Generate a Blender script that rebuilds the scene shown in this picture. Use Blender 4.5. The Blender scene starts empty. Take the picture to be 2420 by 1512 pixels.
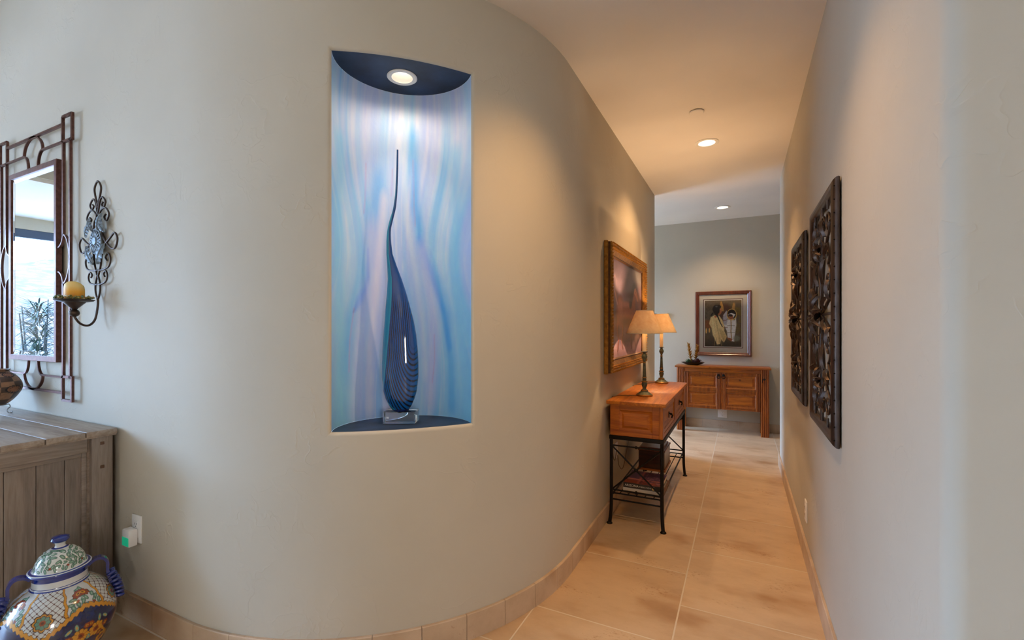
import bpy, bmesh, math, random
import numpy as np
from mathutils import Vector, Matrix
from mathutils.geometry import delaunay_2d_cdt
random.seed(7)
PI = math.pi
sc = bpy.context.scene
col = sc.collection
def R(d): return math.radians(d)

# ------------------------------------------------------------------ colour
def lin(v):
    v = v/255.0
    return v/12.92 if v <= 0.04045 else ((v+0.055)/1.055)**2.4
def S(r, g, b, a=1.0): return (lin(r), lin(g), lin(b), a)
def S3(r, g, b): return np.array([lin(r), lin(g), lin(b)])

# ------------------------------------------------------------------ mesh builder
class MB:
    def __init__(s): s.bm = bmesh.new()
    def _merge(s, t):
        me = bpy.data.meshes.new('tmp'); t.to_mesh(me); t.free()
        s.bm.from_mesh(me); bpy.data.meshes.remove(me)
    def box(s, x0, x1, y0, y1, z0, z1, bev=0.0, seg=2, M=None):
        t = bmesh.new(); bmesh.ops.create_cube(t, size=1.0)
        for v in t.verts:
            v.co = Vector(((x0+x1)/2+v.co.x*(x1-x0), (y0+y1)/2+v.co.y*(y1-y0), (z0+z1)/2+v.co.z*(z1-z0)))
        if bev > 0: bmesh.ops.bevel(t, geom=t.edges[:], offset=bev, segments=seg, profile=0.5, affect='EDGES')
        if M: bmesh.ops.transform(t, matrix=M, verts=t.verts[:])
        s._merge(t); return s
    def raw(s, vs, fs):
        b = [s.bm.verts.new(v) for v in vs]
        for f in fs:
            try: s.bm.faces.new([b[i] for i in f])
            except ValueError: pass
        return s
    def tube(s, pts, r, n=8, closed=False, flat=1.0):
        pts = [Vector(p) for p in pts]; m = len(pts)
        rs = r if isinstance(r, (list, tuple)) else [r]*m
        T = []
        for i in range(m):
            a = pts[(i-1) % m] if closed or i > 0 else pts[i]
            b = pts[(i+1) % m] if closed or i < m-1 else pts[i]
            d = b-a
            T.append(d.normalized() if d.length > 1e-9 else Vector((0, 0, 1)))
        ref = Vector((0, 0, 1)) if abs(T[0].z) < 0.9 else Vector((1, 0, 0))
        N = (ref-T[0]*ref.dot(T[0])).normalized(); rings = []
        for i in range(m):
            N = N-T[i]*N.dot(T[i])
            N = N.normalized() if N.length > 1e-6 else T[i].orthogonal().normalized()
            B = T[i].cross(N)
            rings.append([s.bm.verts.new(pts[i]+(N*math.cos(2*PI*k/n)+B*math.sin(2*PI*k/n)*flat)*rs[i]) for k in range(n)])
        for i in range(m if closed else m-1):
            A, Bq = rings[i], rings[(i+1) % m]
            for k in range(n):
                s.bm.faces.new([A[k], A[(k+1) % n], Bq[(k+1) % n], Bq[k]])
        if not closed:
            s.bm.faces.new(rings[0][::-1]); s.bm.faces.new(rings[-1])
        return s
    def strip(s, pts, w, d, nrm, closed=False):
        """rectangular bar: width w in the plane, depth d along nrm"""
        pts = [Vector(p) for p in pts]; nrm = Vector(nrm).normalized(); m = len(pts); rings = []
        for i in range(m):
            a = pts[(i-1) % m] if closed or i > 0 else pts[i]
            b = pts[(i+1) % m] if closed or i < m-1 else pts[i]
            t = (b-a).normalized(); bb = nrm.cross(t).normalized()
            rings.append([s.bm.verts.new(pts[i]+bb*(w/2*q)+nrm*(d/2*e)) for q, e in ((1, 1), (-1, 1), (-1, -1), (1, -1))])
        for i in range(m if closed else m-1):
            A, B = rings[i], rings[(i+1) % m]
            for k in range(4): s.bm.faces.new([A[k], A[(k+1) % 4], B[(k+1) % 4], B[k]])
        if not closed: s.bm.faces.new(rings[0][::-1]); s.bm.faces.new(rings[-1])
        return s
    def lathe(s, prof, n=32, c=(0, 0, 0), M=None, sx=1.0, sy=1.0):
        t = bmesh.new(); rings = []
        for r, z in prof:
            if r < 1e-6: rings.append([t.verts.new((c[0], c[1], c[2]+z))])
            else: rings.append([t.verts.new((c[0]+sx*r*math.cos(2*PI*k/n), c[1]+sy*r*math.sin(2*PI*k/n), c[2]+z)) for k in range(n)])
        for A, B in zip(rings, rings[1:]):
            for k in range(n):
                q = (k+1) % n
                if len(A) == 1 and len(B) == 1: continue
                if len(A) == 1: t.faces.new([A[0], B[q], B[k]])
                elif len(B) == 1: t.faces.new([A[k], A[q], B[0]])
                else: t.faces.new([A[k], A[q], B[q], B[k]])
        if M: bmesh.ops.transform(t, matrix=M, verts=t.verts[:])
        s._merge(t); return s
    def ball(s, c, rx, ry=None, rz=None, u=12, v=8, M=None):
        ry = ry or rx; rz = rz or rx
        t = bmesh.new(); bmesh.ops.create_uvsphere(t, u_segments=u, v_segments=v, radius=1)
        for q in t.verts: q.co = Vector((q.co.x*rx, q.co.y*ry, q.co.z*rz))
        if M: bmesh.ops.transform(t, matrix=M, verts=t.verts[:])
        for q in t.verts: q.co += Vector(c)
        s._merge(t); return s
    def frame(s, w, h, prof, O=(0, 0, 0), U=(1, 0, 0), V=(0, 0, 1), N=(0, -1, 0)):
        """mitred rectangular frame, prof = [(inset, height along N)], closed section"""
        O, U, V, N = (Vector(q) for q in (O, U, V, N)); rings = []
        for ins, dep in prof:
            a, b = w/2-ins, h/2-ins
            rings.append([s.bm.verts.new(O+U*(a*i)+V*(b*j)+N*dep) for i, j in ((-1, -1), (1, -1), (1, 1), (-1, 1))])
        m = len(rings)
        for i in range(m):
            A, B = rings[i], rings[(i+1) % m]
            for k in range(4): s.bm.faces.new([A[k], A[(k+1) % 4], B[(k+1) % 4], B[k]])
        return s
    def build(s, name, mat, parent=None, smooth=35, weld=0):
        if weld: bmesh.ops.remove_doubles(s.bm, verts=s.bm.verts[:], dist=weld)
        bmesh.ops.recalc_face_normals(s.bm, faces=s.bm.faces[:])
        me = bpy.data.meshes.new(name); s.bm.to_mesh(me); s.bm.free()
        return link(name, me, mat, parent, smooth)
def link(name, me, mat, parent=None, smooth=35):
    if mat: me.materials.append(mat)
    if smooth:
        me.shade_smooth()
        try: me.set_sharp_from_angle(angle=R(smooth))
        except Exception: pass
    o = bpy.data.objects.new(name, me); col.objects.link(o)
    if parent: o.parent = parent
    return o
def grid_mesh(name, P, colr, mat, parent=None, wrap=False, flip=False, smooth=60):
    """P: (rows, cols, 3) points, colr: (rows, cols, 3) paint in linear colour"""
    n, m = P.shape[:2]; me = bpy.data.meshes.new(name)
    idx = np.arange(n*m).reshape(n, m)
    a, b = idx[:-1, :-1], idx[:-1, 1:]; c, d = idx[1:, 1:], idx[1:, :-1]
    if wrap:
        w = np.concatenate([idx, idx[:, :1]], 1); a, b = w[:-1, :-1], w[:-1, 1:]; c, d = w[1:, 1:], w[1:, :-1]
    F = np.stack([a, b, c, d] if not flip else [a, d, c, b], -1).reshape(-1, 4)
    me.from_pydata(P.reshape(-1, 3).tolist(), [], F.tolist())
    if colr is not None:
        at = me.color_attributes.new('paint', 'FLOAT_COLOR', 'POINT')
        rgba = np.ones((n*m, 4), dtype=np.float32); rgba[:, :3] = colr.reshape(-1, 3)
        at.data.foreach_set('color', rgba.ravel())
    me.update()
    return link(name, me, mat, parent, smooth)
def tag(o, label=None, cat=None, group=None, kind=None):
    if label: o['label'] = label
    if cat: o['category'] = cat
    if group: o['group'] = group
    if kind: o['kind'] = kind
    return o
def thing(name, label, cat, loc=(0, 0, 0), rz=0.0, group=None):
    o = bpy.data.objects.new(name, None); col.objects.link(o)
    o.location = loc; o.rotation_euler = (0, 0, rz); o.empty_display_size = 0.05
    return tag(o, label, cat, group)
def struct(o): o['kind'] = 'structure'; return o

# ------------------------------------------------------------------ materials
def mat(name):
    m = bpy.data.materials.new(name); m.use_nodes = True
    nt = m.node_tree; b = nt.nodes['Principled BSDF']; return m, nt, b
def nd(nt, t, **kw):
    n = nt.nodes.new(t)
    for k, v in kw.items():
        if k.startswith('i_'): n.inputs[k[2:].replace('_', ' ')].default_value = v
        else: setattr(n, k, v)
    return n
def coords(nt, scale=(1, 1, 1), which='Object', loc=(0, 0, 0), rot=(0, 0, 0)):
    tc = nd(nt, 'ShaderNodeTexCoord'); mp = nd(nt, 'ShaderNodeMapping')
    mp.inputs['Scale'].default_value = scale; mp.inputs['Location'].default_value = loc; mp.inputs['Rotation'].default_value = rot
    nt.links.new(tc.outputs[which], mp.inputs['Vector']); return mp.outputs['Vector']
def ramp(nt, fac, stops):
    r = nd(nt, 'ShaderNodeValToRGB'); e = r.color_ramp.elements
    while len(e) < len(stops): e.new(0.5)
    for k, (p, c) in enumerate(stops): e[k].position = p; e[k].color = c
    nt.links.new(fac, r.inputs['Fac']); return r.outputs['Color']
def noise(nt, vec, scale, detail=4, rough=0.55, dist=0.0):
    n = nd(nt, 'ShaderNodeTexNoise'); n.inputs['Scale'].default_value = scale; n.inputs['Detail'].default_value = detail
    n.inputs['Roughness'].default_value = rough; n.inputs['Distortion'].default_value = dist
    nt.links.new(vec, n.inputs['Vector']); return n.outputs['Fac']
def mixc(nt, f, a, b, mode='MIX'):
    n = nd(nt, 'ShaderNodeMix', data_type='RGBA', blend_type=mode)
    for s_, v in ((0, f), (6, a), (7, b)):
        if hasattr(v, 'links') or hasattr(v, 'is_linked'): nt.links.new(v, n.inputs[s_])
        else: n.inputs[s_].default_value = v
    return n.outputs[2]
def bump(nt, h, b, strength=0.3, dist=0.01, prev=None):
    n = nd(nt, 'ShaderNodeBump'); n.inputs['Strength'].default_value = strength; n.inputs['Distance'].default_value = dist
    nt.links.new(h, n.inputs['Height'])
    if prev: nt.links.new(prev, n.inputs['Normal'])
    nt.links.new(n.outputs['Normal'], b.inputs['Normal']); return n.outputs['Normal']
def plain(name, c, rough=0.5, metal=0.0, coat=0.0, nz=0.0, nscale=30, bmp=0.0):
    m, nt, b = mat(name)
    b.inputs['Roughness'].default_value = rough; b.inputs['Metallic'].default_value = metal; b.inputs['Coat Weight'].default_value = coat
    b.inputs['Coat Roughness'].default_value = 0.08
    v = coords(nt); f = noise(nt, v, nscale, 5)
    k = max(nz, 0.02)
    c1 = tuple(x*(1-k) for x in c[:3])+(1,); c2 = tuple(min(1, x*(1+k)) for x in c[:3])+(1,)
    nt.links.new(ramp(nt, f, [(0.3, c1), (0.7, c2)]), b.inputs['Base Color'])
    if bmp: bump(nt, f, b, bmp, 0.004)
    return m
def plaster(name, c, strength=0.42):
    m, nt, b = mat(name); b.inputs['Roughness'].default_value = 0.75
    b.inputs['Specular IOR Level'].default_value = 0.25
    v = coords(nt); f = noise(nt, v, 1.3, 3)
    c1 = tuple(x*0.95 for x in c[:3])+(1,); c2 = tuple(min(1, x*1.04) for x in c[:3])+(1,)
    nt.links.new(ramp(nt, f, [(0.3, c1), (0.7, c2)]), b.inputs['Base Color'])
    # skip trowel: smooth patches with thin raised ridges
    d = nd(nt, 'ShaderNodeTexNoise'); d.inputs['Scale'].default_value = 5; d.inputs['Detail'].default_value = 3
    nt.links.new(v, d.inputs['Vector'])
    va = nd(nt, 'ShaderNodeVectorMath', operation='MULTIPLY_ADD'); nt.links.new(d.outputs['Color'], va.inputs[0])
    va.inputs[1].default_value = (0.25, 0.25, 0.25); nt.links.new(v, va.inputs[2])
    r1 = noise(nt, va.outputs[0], 9, 2, 0.5)
    ridge = ramp(nt, r1, [(0.44, (0, 0, 0, 1)), (0.5, (1, 1, 1, 1)), (0.515, (0.25, 0.25, 0.25, 1))])
    msk = ramp(nt, noise(nt, v, 3.1, 2), [(0.45, (0, 0, 0, 1)), (0.62, (1, 1, 1, 1))])
    h = mixc(nt, 1.0, ridge, msk, 'MULTIPLY')
    n1 = bump(nt, h, b, strength, 0.0022)
    bump(nt, noise(nt, v, 60, 3), b, 0.08, 0.002, n1)
    return m
def wood(name, dark, light, axis='y', scale=1.0, rough=0.4, coat=0.15, knots=True, bmp=0.05):
    m, nt, b = mat(name); b.inputs['Roughness'].default_value = rough; b.inputs['Coat Weight'].default_value = coat
    b.inputs['Coat Roughness'].default_value = 0.2
    k = {'x': (1.2, 14, 14), 'y': (14, 1.2, 14), 'z': (14, 14, 1.2)}[axis]
    v = coords(nt, tuple(q*scale for q in k))
    f = noise(nt, v, 1.6, 6, 0.6, 1.2)
    c = ramp(nt, f, [(0.28, dark), (0.5, tuple((p+q)/2 for p, q in zip(dark, light))), (0.72, light)])
    v2 = coords(nt, tuple(q*scale*5 for q in k)); g = noise(nt, v2, 2.0, 3, 0.6)
    c = mixc(nt, 1.0, c, ramp(nt, g, [(0.3, (0.78, 0.74, 0.7, 1)), (0.6, (1, 1, 1, 1))]), 'MULTIPLY')
    if knots:
        vk = coords(nt); vo = nd(nt, 'ShaderNodeTexVoronoi'); vo.inputs['Scale'].default_value = 6; nt.links.new(vk, vo.inputs['Vector'])
        kc = ramp(nt, vo.outputs['Distance'], [(0.03, (0.22, 0.12, 0.07, 1)), (0.11, (1, 1, 1, 1))])
        c = mixc(nt, 1.0, c, kc, 'MULTIPLY')
    nt.links.new(c, b.inputs['Base Color']); bump(nt, g, b, bmp, 0.002)
    return m
def painted(name, rough=0.5, coat=0.0, bscale=0, bstr=0.2):
    m, nt, b = mat(name); a = nd(nt, 'ShaderNodeVertexColor'); a.layer_name = 'paint'
    nt.links.new(a.outputs['Color'], b.inputs['Base Color'])
    b.inputs['Roughness'].default_value = rough; b.inputs['Coat Weight'].default_value = coat; b.inputs['Coat Roughness'].default_value = 0.03
    if bscale: bump(nt, noise(nt, coords(nt), bscale, 4), b, bstr, 0.003)
    return m
def glow(name, c, strength):
    m, nt, b = mat(name); b.inputs['Base Color'].default_value = (0.8, 0.8, 0.8, 1)
    b.inputs['Emission Color'].default_value = c; b.inputs['Emission Strength'].default_value = strength; return m
def travertine(name, tiles=True):
    m, nt, b = mat(name); b.inputs['Roughness'].default_value = 0.42
    v = coords(nt)
    c1, c2 = S(190, 160, 126), S(214, 188, 154)
    if tiles:
        tc = nd(nt, 'ShaderNodeTexCoord'); sp = nd(nt, 'ShaderNodeSeparateXYZ'); nt.links.new(tc.outputs['Object'], sp.inputs[0])
        cb = nd(nt, 'ShaderNodeCombineXYZ')
        ax = nd(nt, 'ShaderNodeMath', operation='ADD'); ax.inputs[1].default_value = -2.315-0.3075+6.15; nt.links.new(sp.outputs['Y'], ax.inputs[0])
        ay = nd(nt, 'ShaderNodeMath', operation='ADD'); ay.inputs[1].default_value = 0.26+12.3; nt.links.new(sp.outputs['X'], ay.inputs[0])
        nt.links.new(ax.outputs[0], cb.inputs['X']); nt.links.new(ay.outputs[0], cb.inputs['Y'])
        br = nd(nt, 'ShaderNodeTexBrick', offset=0.5, offset_frequency=2)
        br.inputs['Scale'].default_value = 1.0; br.inputs['Brick Width'].default_value = 0.615; br.inputs['Row Height'].default_value = 0.615
        br.inputs['Mortar Size'].default_value = 0.0042; br.inputs['Mortar Smooth'].default_value = 0.3; br.inputs['Bias'].default_value = 0.1
        br.inputs['Color1'].default_value = c1; br.inputs['Color2'].default_value = c2; br.inputs['Mortar'].default_value = c1
        nt.links.new(cb.outputs[0], br.inputs['Vector']); base = br.outputs['Color']
    else: base = ramp(nt, noise(nt, v, 3, 2), [(0.35, S(188, 164, 138)), (0.65, S(206, 184, 158))])
    sv = coords(nt, (1.0, 2.0, 2))
    c = mixc(nt, 1.0, base, ramp(nt, noise(nt, sv, 2.6, 8, 0.65, 0.0), [(0.3, (0.80, 0.74, 0.68, 1)), (0.5, (0.97, 0.95, 0.93, 1)), (0.7, (1.08, 1.08, 1.08, 1))]), 'MULTIPLY')
    blot = ramp(nt, noise(nt, coords(nt, (1, 1.6, 1)), 1.9, 3), [(0.55, (1, 1, 1, 1)), (0.72, (0.72, 0.58, 0.44, 1))])
    c = mixc(nt, 1.0, c, blot, 'MULTIPLY')
    pit = noise(nt, coords(nt, (1, 1.7, 1)), 46, 4, 0.7)
    pm = noise(nt, coords(nt, (1, 1.6, 1)), 3.2, 3)
    pj = nd(nt, 'ShaderNodeMath', operation='MULTIPLY'); nt.links.new(pit, pj.inputs[0]); nt.links.new(pm, pj.inputs[1])
    c = mixc(nt, 1.0, c, ramp(nt, pj.outputs[0], [(0.34, (1, 1, 1, 1)), (0.45, (0.66, 0.52, 0.40, 1))]), 'MULTIPLY')
    if tiles:
        c = mixc(nt, br.outputs['Fac'], c, S(214, 198, 174))
        hm = nd(nt, 'ShaderNodeMath', operation='SUBTRACT'); hm.inputs[0].default_value = 1.0; nt.links.new(br.outputs['Fac'], hm.inputs[1])
        n1 = bump(nt, hm.outputs[0], b, 0.5, 0.0015); bump(nt, pit, b, 0.05, 0.002, n1)
    else: bump(nt, pit, b, 0.08, 0.002)
    nt.links.new(c, b.inputs['Base Color'])
    return m

M = {}
M['wall'] = plaster('plaster_greige', S(192, 184, 168))
M['ceiling'] = plaster('ceiling_paint', S(232, 224, 214), 0.15)
M['floor'] = travertine('travertine_floor'); M['base'] = travertine('travertine_base', False)
M['trim'] = plain('white_trim', S(236, 232, 224), 0.45)
M['white_plastic'] = plain('white_plastic', S(236, 234, 230), 0.35)
M['slot'] = plain('dark_slot', S(40, 38, 36), 0.6)
M['pine'] = wood('honey_pine', S(150, 76, 10), S(216, 134, 36), 'y', 1.0, 0.42, 0.08)
M['pine_x'] = wood('honey_pine_cross', S(140, 66, 8), S(202, 118, 28), 'x', 1.0, 0.42, 0.08)
M['pine_z'] = wood('honey_pine_upright', S(140, 68, 8), S(204, 120, 28), 'z', 1.0, 0.42, 0.08)
M['oldpine_x'] = wood('amber_pine', S(120, 54, 6), S(200, 112, 18), 'x', 1.0, 0.38, 0.1)
M['oldpine_z'] = wood('amber_pine_upright', S(110, 48, 6), S(188, 100, 18), 'z', 1.0, 0.38, 0.1)
M['greywood_x'] = wood('washed_oak', S(140, 124, 110), S(176, 160, 144), 'x', 0.8, 0.42, 0.2, False)
M['greywood_z'] = wood('washed_oak_upright', S(118, 106, 96), S(154, 140, 128), 'z', 0.8, 0.5, 0.1, False)
M['greywood_y'] = wood('washed_oak_rail', S(122, 108, 98), S(156, 142, 130), 'y', 0.8, 0.5, 0.1, False)
M['iron'] = plain('black_iron', S(30, 27, 25), 0.45, 0.7, nz=0.2)
M['bronze'] = plain('dark_bronze', S(70, 56, 48), 0.4, 0.75, nz=0.3, nscale=20, bmp=0.2)
M['bar_metal'] = plain('brown_steel', S(104, 70, 62), 0.36, 0.75, nz=0.3, nscale=50, bmp=0.1)
M['pewter'] = plain('antique_pewter', S(118, 130, 140), 0.45, 0.4, nz=0.35, nscale=60, bmp=0.3)
M['gold'] = plain('antique_gold', S(168, 118, 52), 0.35, 0.75, nz=0.4, nscale=40, bmp=0.4)
M['gold_dark'] = plain('dark_gilt', S(78, 48, 24), 0.45, 0.4, nz=0.4, nscale=30)
M['verdigris'] = plain('verdigris_bronze', S(84, 92, 78), 0.5, 0.35, nz=0.4, nscale=60, bmp=0.25)
M['brass_edge'] = plain('aged_brass', S(160, 122, 72), 0.3, 0.8, nz=0.3, nscale=40)
M['mahogany'] = wood('mahogany_frame', S(84, 36, 22), S(128, 62, 38), 'z', 1.2, 0.3, 0.4, False)
M['dark_mahogany'] = wood('dark_mahogany', S(40, 14, 10), S(72, 28, 18), 'x', 1.2, 0.3, 0.3, False)
M['navy'] = plain('midnight_navy_paint', S(28, 46, 72), 0.5, nz=0.7, nscale=7, bmp=0.15)
M['mural'] = painted('mural_paint', 0.6, 0, 40, 0.25)
M['canvas'] = painted('oil_canvas', 0.4, 0.15, 220, 0.15)
M['print'] = painted('art_print', 0.6)
M['glaze'] = painted('talavera_glaze', 0.18, 0.9)
M['pottery'] = painted('burnished_pottery', 0.45, 0.1)
M['cover'] = painted('book_jacket', 0.3, 0.3)
M['mat_board'] = plain('mat_board', S(212, 208, 200), 0.8)
M['mat_line'] = plain('mat_maroon', S(84, 40, 36), 0.8)
M['mat_core'] = plain('mat_core', S(240, 238, 232), 0.8)
M['cobalt'] = plain('cobalt_glaze', S(22, 40, 120), 0.15, 0, 0.9, nz=0.3, nscale=20)
M['wax'] = None
M['candle_tube'] = plain('ivory_sleeve', S(252, 238, 204), 0.5)
M['book_black'] = plain('black_jacket', S(22, 20, 20), 0.35, coat=0.3)
M['book_red'] = plain('rust_jacket', S(120, 46, 30), 0.35, coat=0.3)
M['book_white'] = plain('pale_jacket', S(196, 190, 180), 0.45)
M['book_brown'] = plain('brown_cloth', S(96, 66, 46), 0.6)
M['paper'] = plain('page_edges', S(222, 208, 182), 0.8)
M['lettering'] = plain('pale_lettering', S(215, 208, 196), 0.5)
M['cord'] = plain('brown_cord', S(90, 62, 36), 0.5)
M['silver'] = plain('silver_wire', S(190, 192, 196), 0.25, 0.9)
M['leaf_green'] = plain('sage_leaf', S(96, 112, 76), 0.5, nz=0.3, nscale=40)
M['leaf_red'] = plain('burgundy_leaf', S(90, 48, 38), 0.45, nz=0.3, nscale=40)
M['leaf_gold'] = plain('ochre_leaf', S(164, 110, 34), 0.5, nz=0.35, nscale=40)
M['dish'] = plain('black_dish', S(24, 24, 26), 0.3, 0, 0.4)
M['berry'] = plain('olive_gold_beads', S(140, 130, 66), 0.3, 0.3, nz=0.6, nscale=90)
M['shrub'] = plain('shrub_leaf', S(18, 42, 28), 0.6, nz=0.3)
M['bark'] = plain('bark', S(30, 34, 32), 0.8)
m, nt, b = mat('mirror_silver'); b.inputs['Metallic'].default_value = 1; b.inputs['Roughness'].default_value = 0.0; b.inputs['Base Color'].default_value = (0.86, 0.92, 0.96, 1); M['mirror'] = m
m, nt, b = mat('clear_acrylic'); b.inputs['Transmission Weight'].default_value = 1; b.inputs['Roughness'].default_value = 0.01; b.inputs['IOR'].default_value = 1.47; b.inputs['Base Color'].default_value = (0.93, 0.97, 1, 1); M['acrylic'] = m
def thin_glass(name, refl):
    m, nt, b = mat(name); nt.nodes.remove(b); tr = nd(nt, 'ShaderNodeBsdfTransparent'); gl = nd(nt, 'ShaderNodeBsdfGlossy'); gl.inputs['Roughness'].default_value = 0.0
    mx = nd(nt, 'ShaderNodeMixShader'); fr = nd(nt, 'ShaderNodeFresnel'); fr.inputs['IOR'].default_value = refl
    nt.links.new(fr.outputs[0], mx.inputs[0]); nt.links.new(tr.outputs[0], mx.inputs[1]); nt.links.new(gl.outputs[0], mx.inputs[2])
    nt.links.new(mx.outputs[0], nt.nodes['Material Output'].inputs['Surface']); return m
M['pane'] = thin_glass('window_pane', 1.3); M['picture_glass'] = thin_glass('picture_glass', 1.15)
# parchment lamp shade: diffuse + translucent
m, nt, b = mat('parchment_shade'); nt.nodes.remove(b)
v = coords(nt); f = noise(nt, v, 26, 5, 0.6, 0.6)
cc = ramp(nt, f, [(0.3, S(232, 202, 158)), (0.7, S(246, 226, 190))])
df = nd(nt, 'ShaderNodeBsdfDiffuse'); tl = nd(nt, 'ShaderNodeBsdfTranslucent'); mx = nd(nt, 'ShaderNodeMixShader'); mx.inputs[0].default_value = 0.092
nt.links.new(cc, df.inputs[0]); nt.links.new(cc, tl.inputs[0]); nt.links.new(df.outputs[0], mx.inputs[1]); nt.links.new(tl.outputs[0], mx.inputs[2])
nt.links.new(mx.outputs[0], nt.nodes['Material Output'].inputs['Surface']); M['shade'] = m
# candle wax: amber body fading to a pale top rim
m, nt, b = mat('amber_wax'); tc = nd(nt, 'ShaderNodeTexCoord'); sp = nd(nt, 'ShaderNodeSeparateXYZ'); nt.links.new(tc.outputs['Object'], sp.inputs[0])
mr = nd(nt, 'ShaderNodeMapRange'); mr.inputs['From Max'].default_value = 0.08; nt.links.new(sp.outputs['Z'], mr.inputs['Value'])
nt.links.new(ramp(nt, mr.outputs[0], [(0.15, S(226, 146, 20)), (0.55, S(240, 172, 50)), (0.85, S(238, 206, 130))]), b.inputs['Base Color'])
b.inputs['Roughness'].default_value = 0.5; b.inputs['Subsurface Weight'].default_value = 0.25; b.inputs['Subsurface Radius'].default_value = (0.02, 0.01, 0.004); M['wax'] = m
M['lens'] = glow('lamp_lens', (1.0, 0.82, 0.6, 1), 9.0)
M['lens_niche'] = glow('niche_lens', (1.0, 0.86, 0.7, 1), 2.5)
M['bulb'] = glow('warm_bulb', (1.0, 0.7, 0.38, 1), 14.0)
M['green_glow'] = glow('night_light_green', (0.02, 0.75, 0.40, 1), 0.3); M['green_glow'].node_tree.nodes['Principled BSDF'].inputs['Base Color'].default_value = S(20, 120, 84)

# ------------------------------------------------------------------ paint helpers (numpy)
def vnoise(x, y, seed=0):
    rng = np.random.RandomState(seed); tab = rng.rand(256, 256)
    xi = np.floor(x).astype(int); yi = np.floor(y).astype(int); fx = x-xi; fy = y-yi
    fx = fx*fx*(3-2*fx); fy = fy*fy*(3-2*fy)
    g = lambda a, b_: tab[a % 256, b_ % 256]
    return (g(xi, yi)*(1-fx)+g(xi+1, yi)*fx)*(1-fy)+(g(xi, yi+1)*(1-fx)+g(xi+1, yi+1)*fx)*fy
def fbm(x, y, seed=0, o=4):
    t = 0; a = 0.5
    for k in range(o): t = t+a*vnoise(x*2**k, y*2**k, seed+k); a *= 0.5
    return t/(1-0.5**o)
class Paint:
    def __init__(s, X, Y, base): s.X, s.Y = X, Y; s.C = np.ones(X.shape+(3,))*np.array(base)
    def lay(s, mask, c):
        mask = np.clip(mask, 0, 1)[..., None]; s.C = s.C*(1-mask)+np.array(c)*mask
    def ell(s, cx, cy, rx, ry, c, ang=0, soft=0.15, a=1.0):
        q = R(ang); dx, dy = s.X-cx, s.Y-cy; u = (dx*math.cos(q)+dy*math.sin(q))/rx; v = (-dx*math.sin(q)+dy*math.cos(q))/ry
        s.lay(a*np.clip((1-np.sqrt(u*u+v*v))/soft+0.5, 0, 1), c)
    def seg(s, pts, w, c, soft=0.3, a=1.0):
        ws = w if isinstance(w, (list, tuple)) else [w]*len(pts); m = np.zeros(s.X.shape)
        for (p, q, w0, w1) in zip(pts, pts[1:], ws, ws[1:]):
            dx, dy = q[0]-p[0], q[1]-p[1]; L = dx*dx+dy*dy+1e-12
            t = np.clip(((s.X-p[0])*dx+(s.Y-p[1])*dy)/L, 0, 1); d = np.hypot(s.X-p[0]-t*dx, s.Y-p[1]-t*dy); ww = w0+(w1-w0)*t
            m = np.maximum(m, np.clip((1-d/ww)/soft+0.0, 0, 1))
        s.lay(a*m, c)
    def poly(s, pts, c, soft=0.01, a=1.0):
        ins = np.zeros(s.X.shape, bool); dm = np.full(s.X.shape, 9.0); n = len(pts)
        for i in range(n):
            (x0, y0), (x1, y1) = pts[i], pts[(i+1) % n]
            cond = ((y0 > s.Y) != (y1 > s.Y)) & (s.X < (x1-x0)*(s.Y-y0)/((y1-y0)+1e-12)+x0); ins ^= cond
            dx, dy = x1-x0, y1-y0; t = np.clip(((s.X-x0)*dx+(s.Y-y0)*dy)/(dx*dx+dy*dy+1e-12), 0, 1)
            dm = np.minimum(dm, np.hypot(s.X-x0-t*dx, s.Y-y0-t*dy))
        sd = np.where(ins, dm, -dm); s.lay(a*np.clip(sd/soft+0.5, 0, 1), c)
    def mott(s, sc_, amt, seed=1, sx=1.0, sy=1.0):
        n = fbm(s.X*sc_*sx, s.Y*sc_*sy, seed); s.C = np.clip(s.C*(1+amt*(n-0.5)*2)[..., None], 0, 1)

# ================================================================== SETTING
HC = 2.745           # hall ceiling
HT = 3.30            # front-room ceiling
YF = 1.105           # front wall plane
XL = -0.83; XR = 0.335; RA = 1.25
CX, CY = XL-RA, YF+RA
YE = 5.11; YB = 6.63
# ---- left wall: straight run, quarter-round corner with the niche, hall run
P1, P2 = R(-58.8), R(-32.6)
NZ0, NZ1 = 0.911, 2.410; BN = 0.014
def arcpt(phi, dep=0.0):
    r = RA-dep; return (CX+r*math.cos(phi), CY+r*math.sin(phi))
dphi = BN/RA
mb = MB(); bm = mb.bm
angs = sorted(set([round(R(-90+a*1.5), 6) for a in range(61)] + [P1-dphi, P2+dphi]))
NA = 24
hole = [P1-dphi+(P2-P1+2*dphi)*k/NA for k in range(NA+1)]
angs = [a for a in angs if a < P1-dphi-1e-6 or a > P2+dphi+1e-6]
allang = sorted(angs+hole)
cols = [(-7.0, YF, None), (-5.2, YF, None), (-4.0, YF, None), (-3.0, YF, None)]
cols += [(*arcpt(a), a) for a in allang]
cols += [(XL, y, None) for y in (2.9, 3.6, 4.3, YE-0.012)]
cols += [(XL-0.0035, YE-0.0035, None), (XL-0.012, YE, None), (-2.5, YE, None), (-4.0, YE, None)]
zs = [0, NZ0-BN, NZ1+BN, HT]
V = [[bm.verts.new((x, y, z)) for z in zs] for x, y, _ in cols]
for i in range(len(cols)-1):
    for j in range(3):
        a0, a1 = cols[i][2], cols[i+1][2]
        if j == 1 and a0 is not None and a1 is not None and a0 >= P1-dphi-1e-7 and a1 <= P2+dphi+1e-7: continue
        bm.faces.new([V[i][j], V[i+1][j], V[i+1][j+1], V[i][j+1]])
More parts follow.
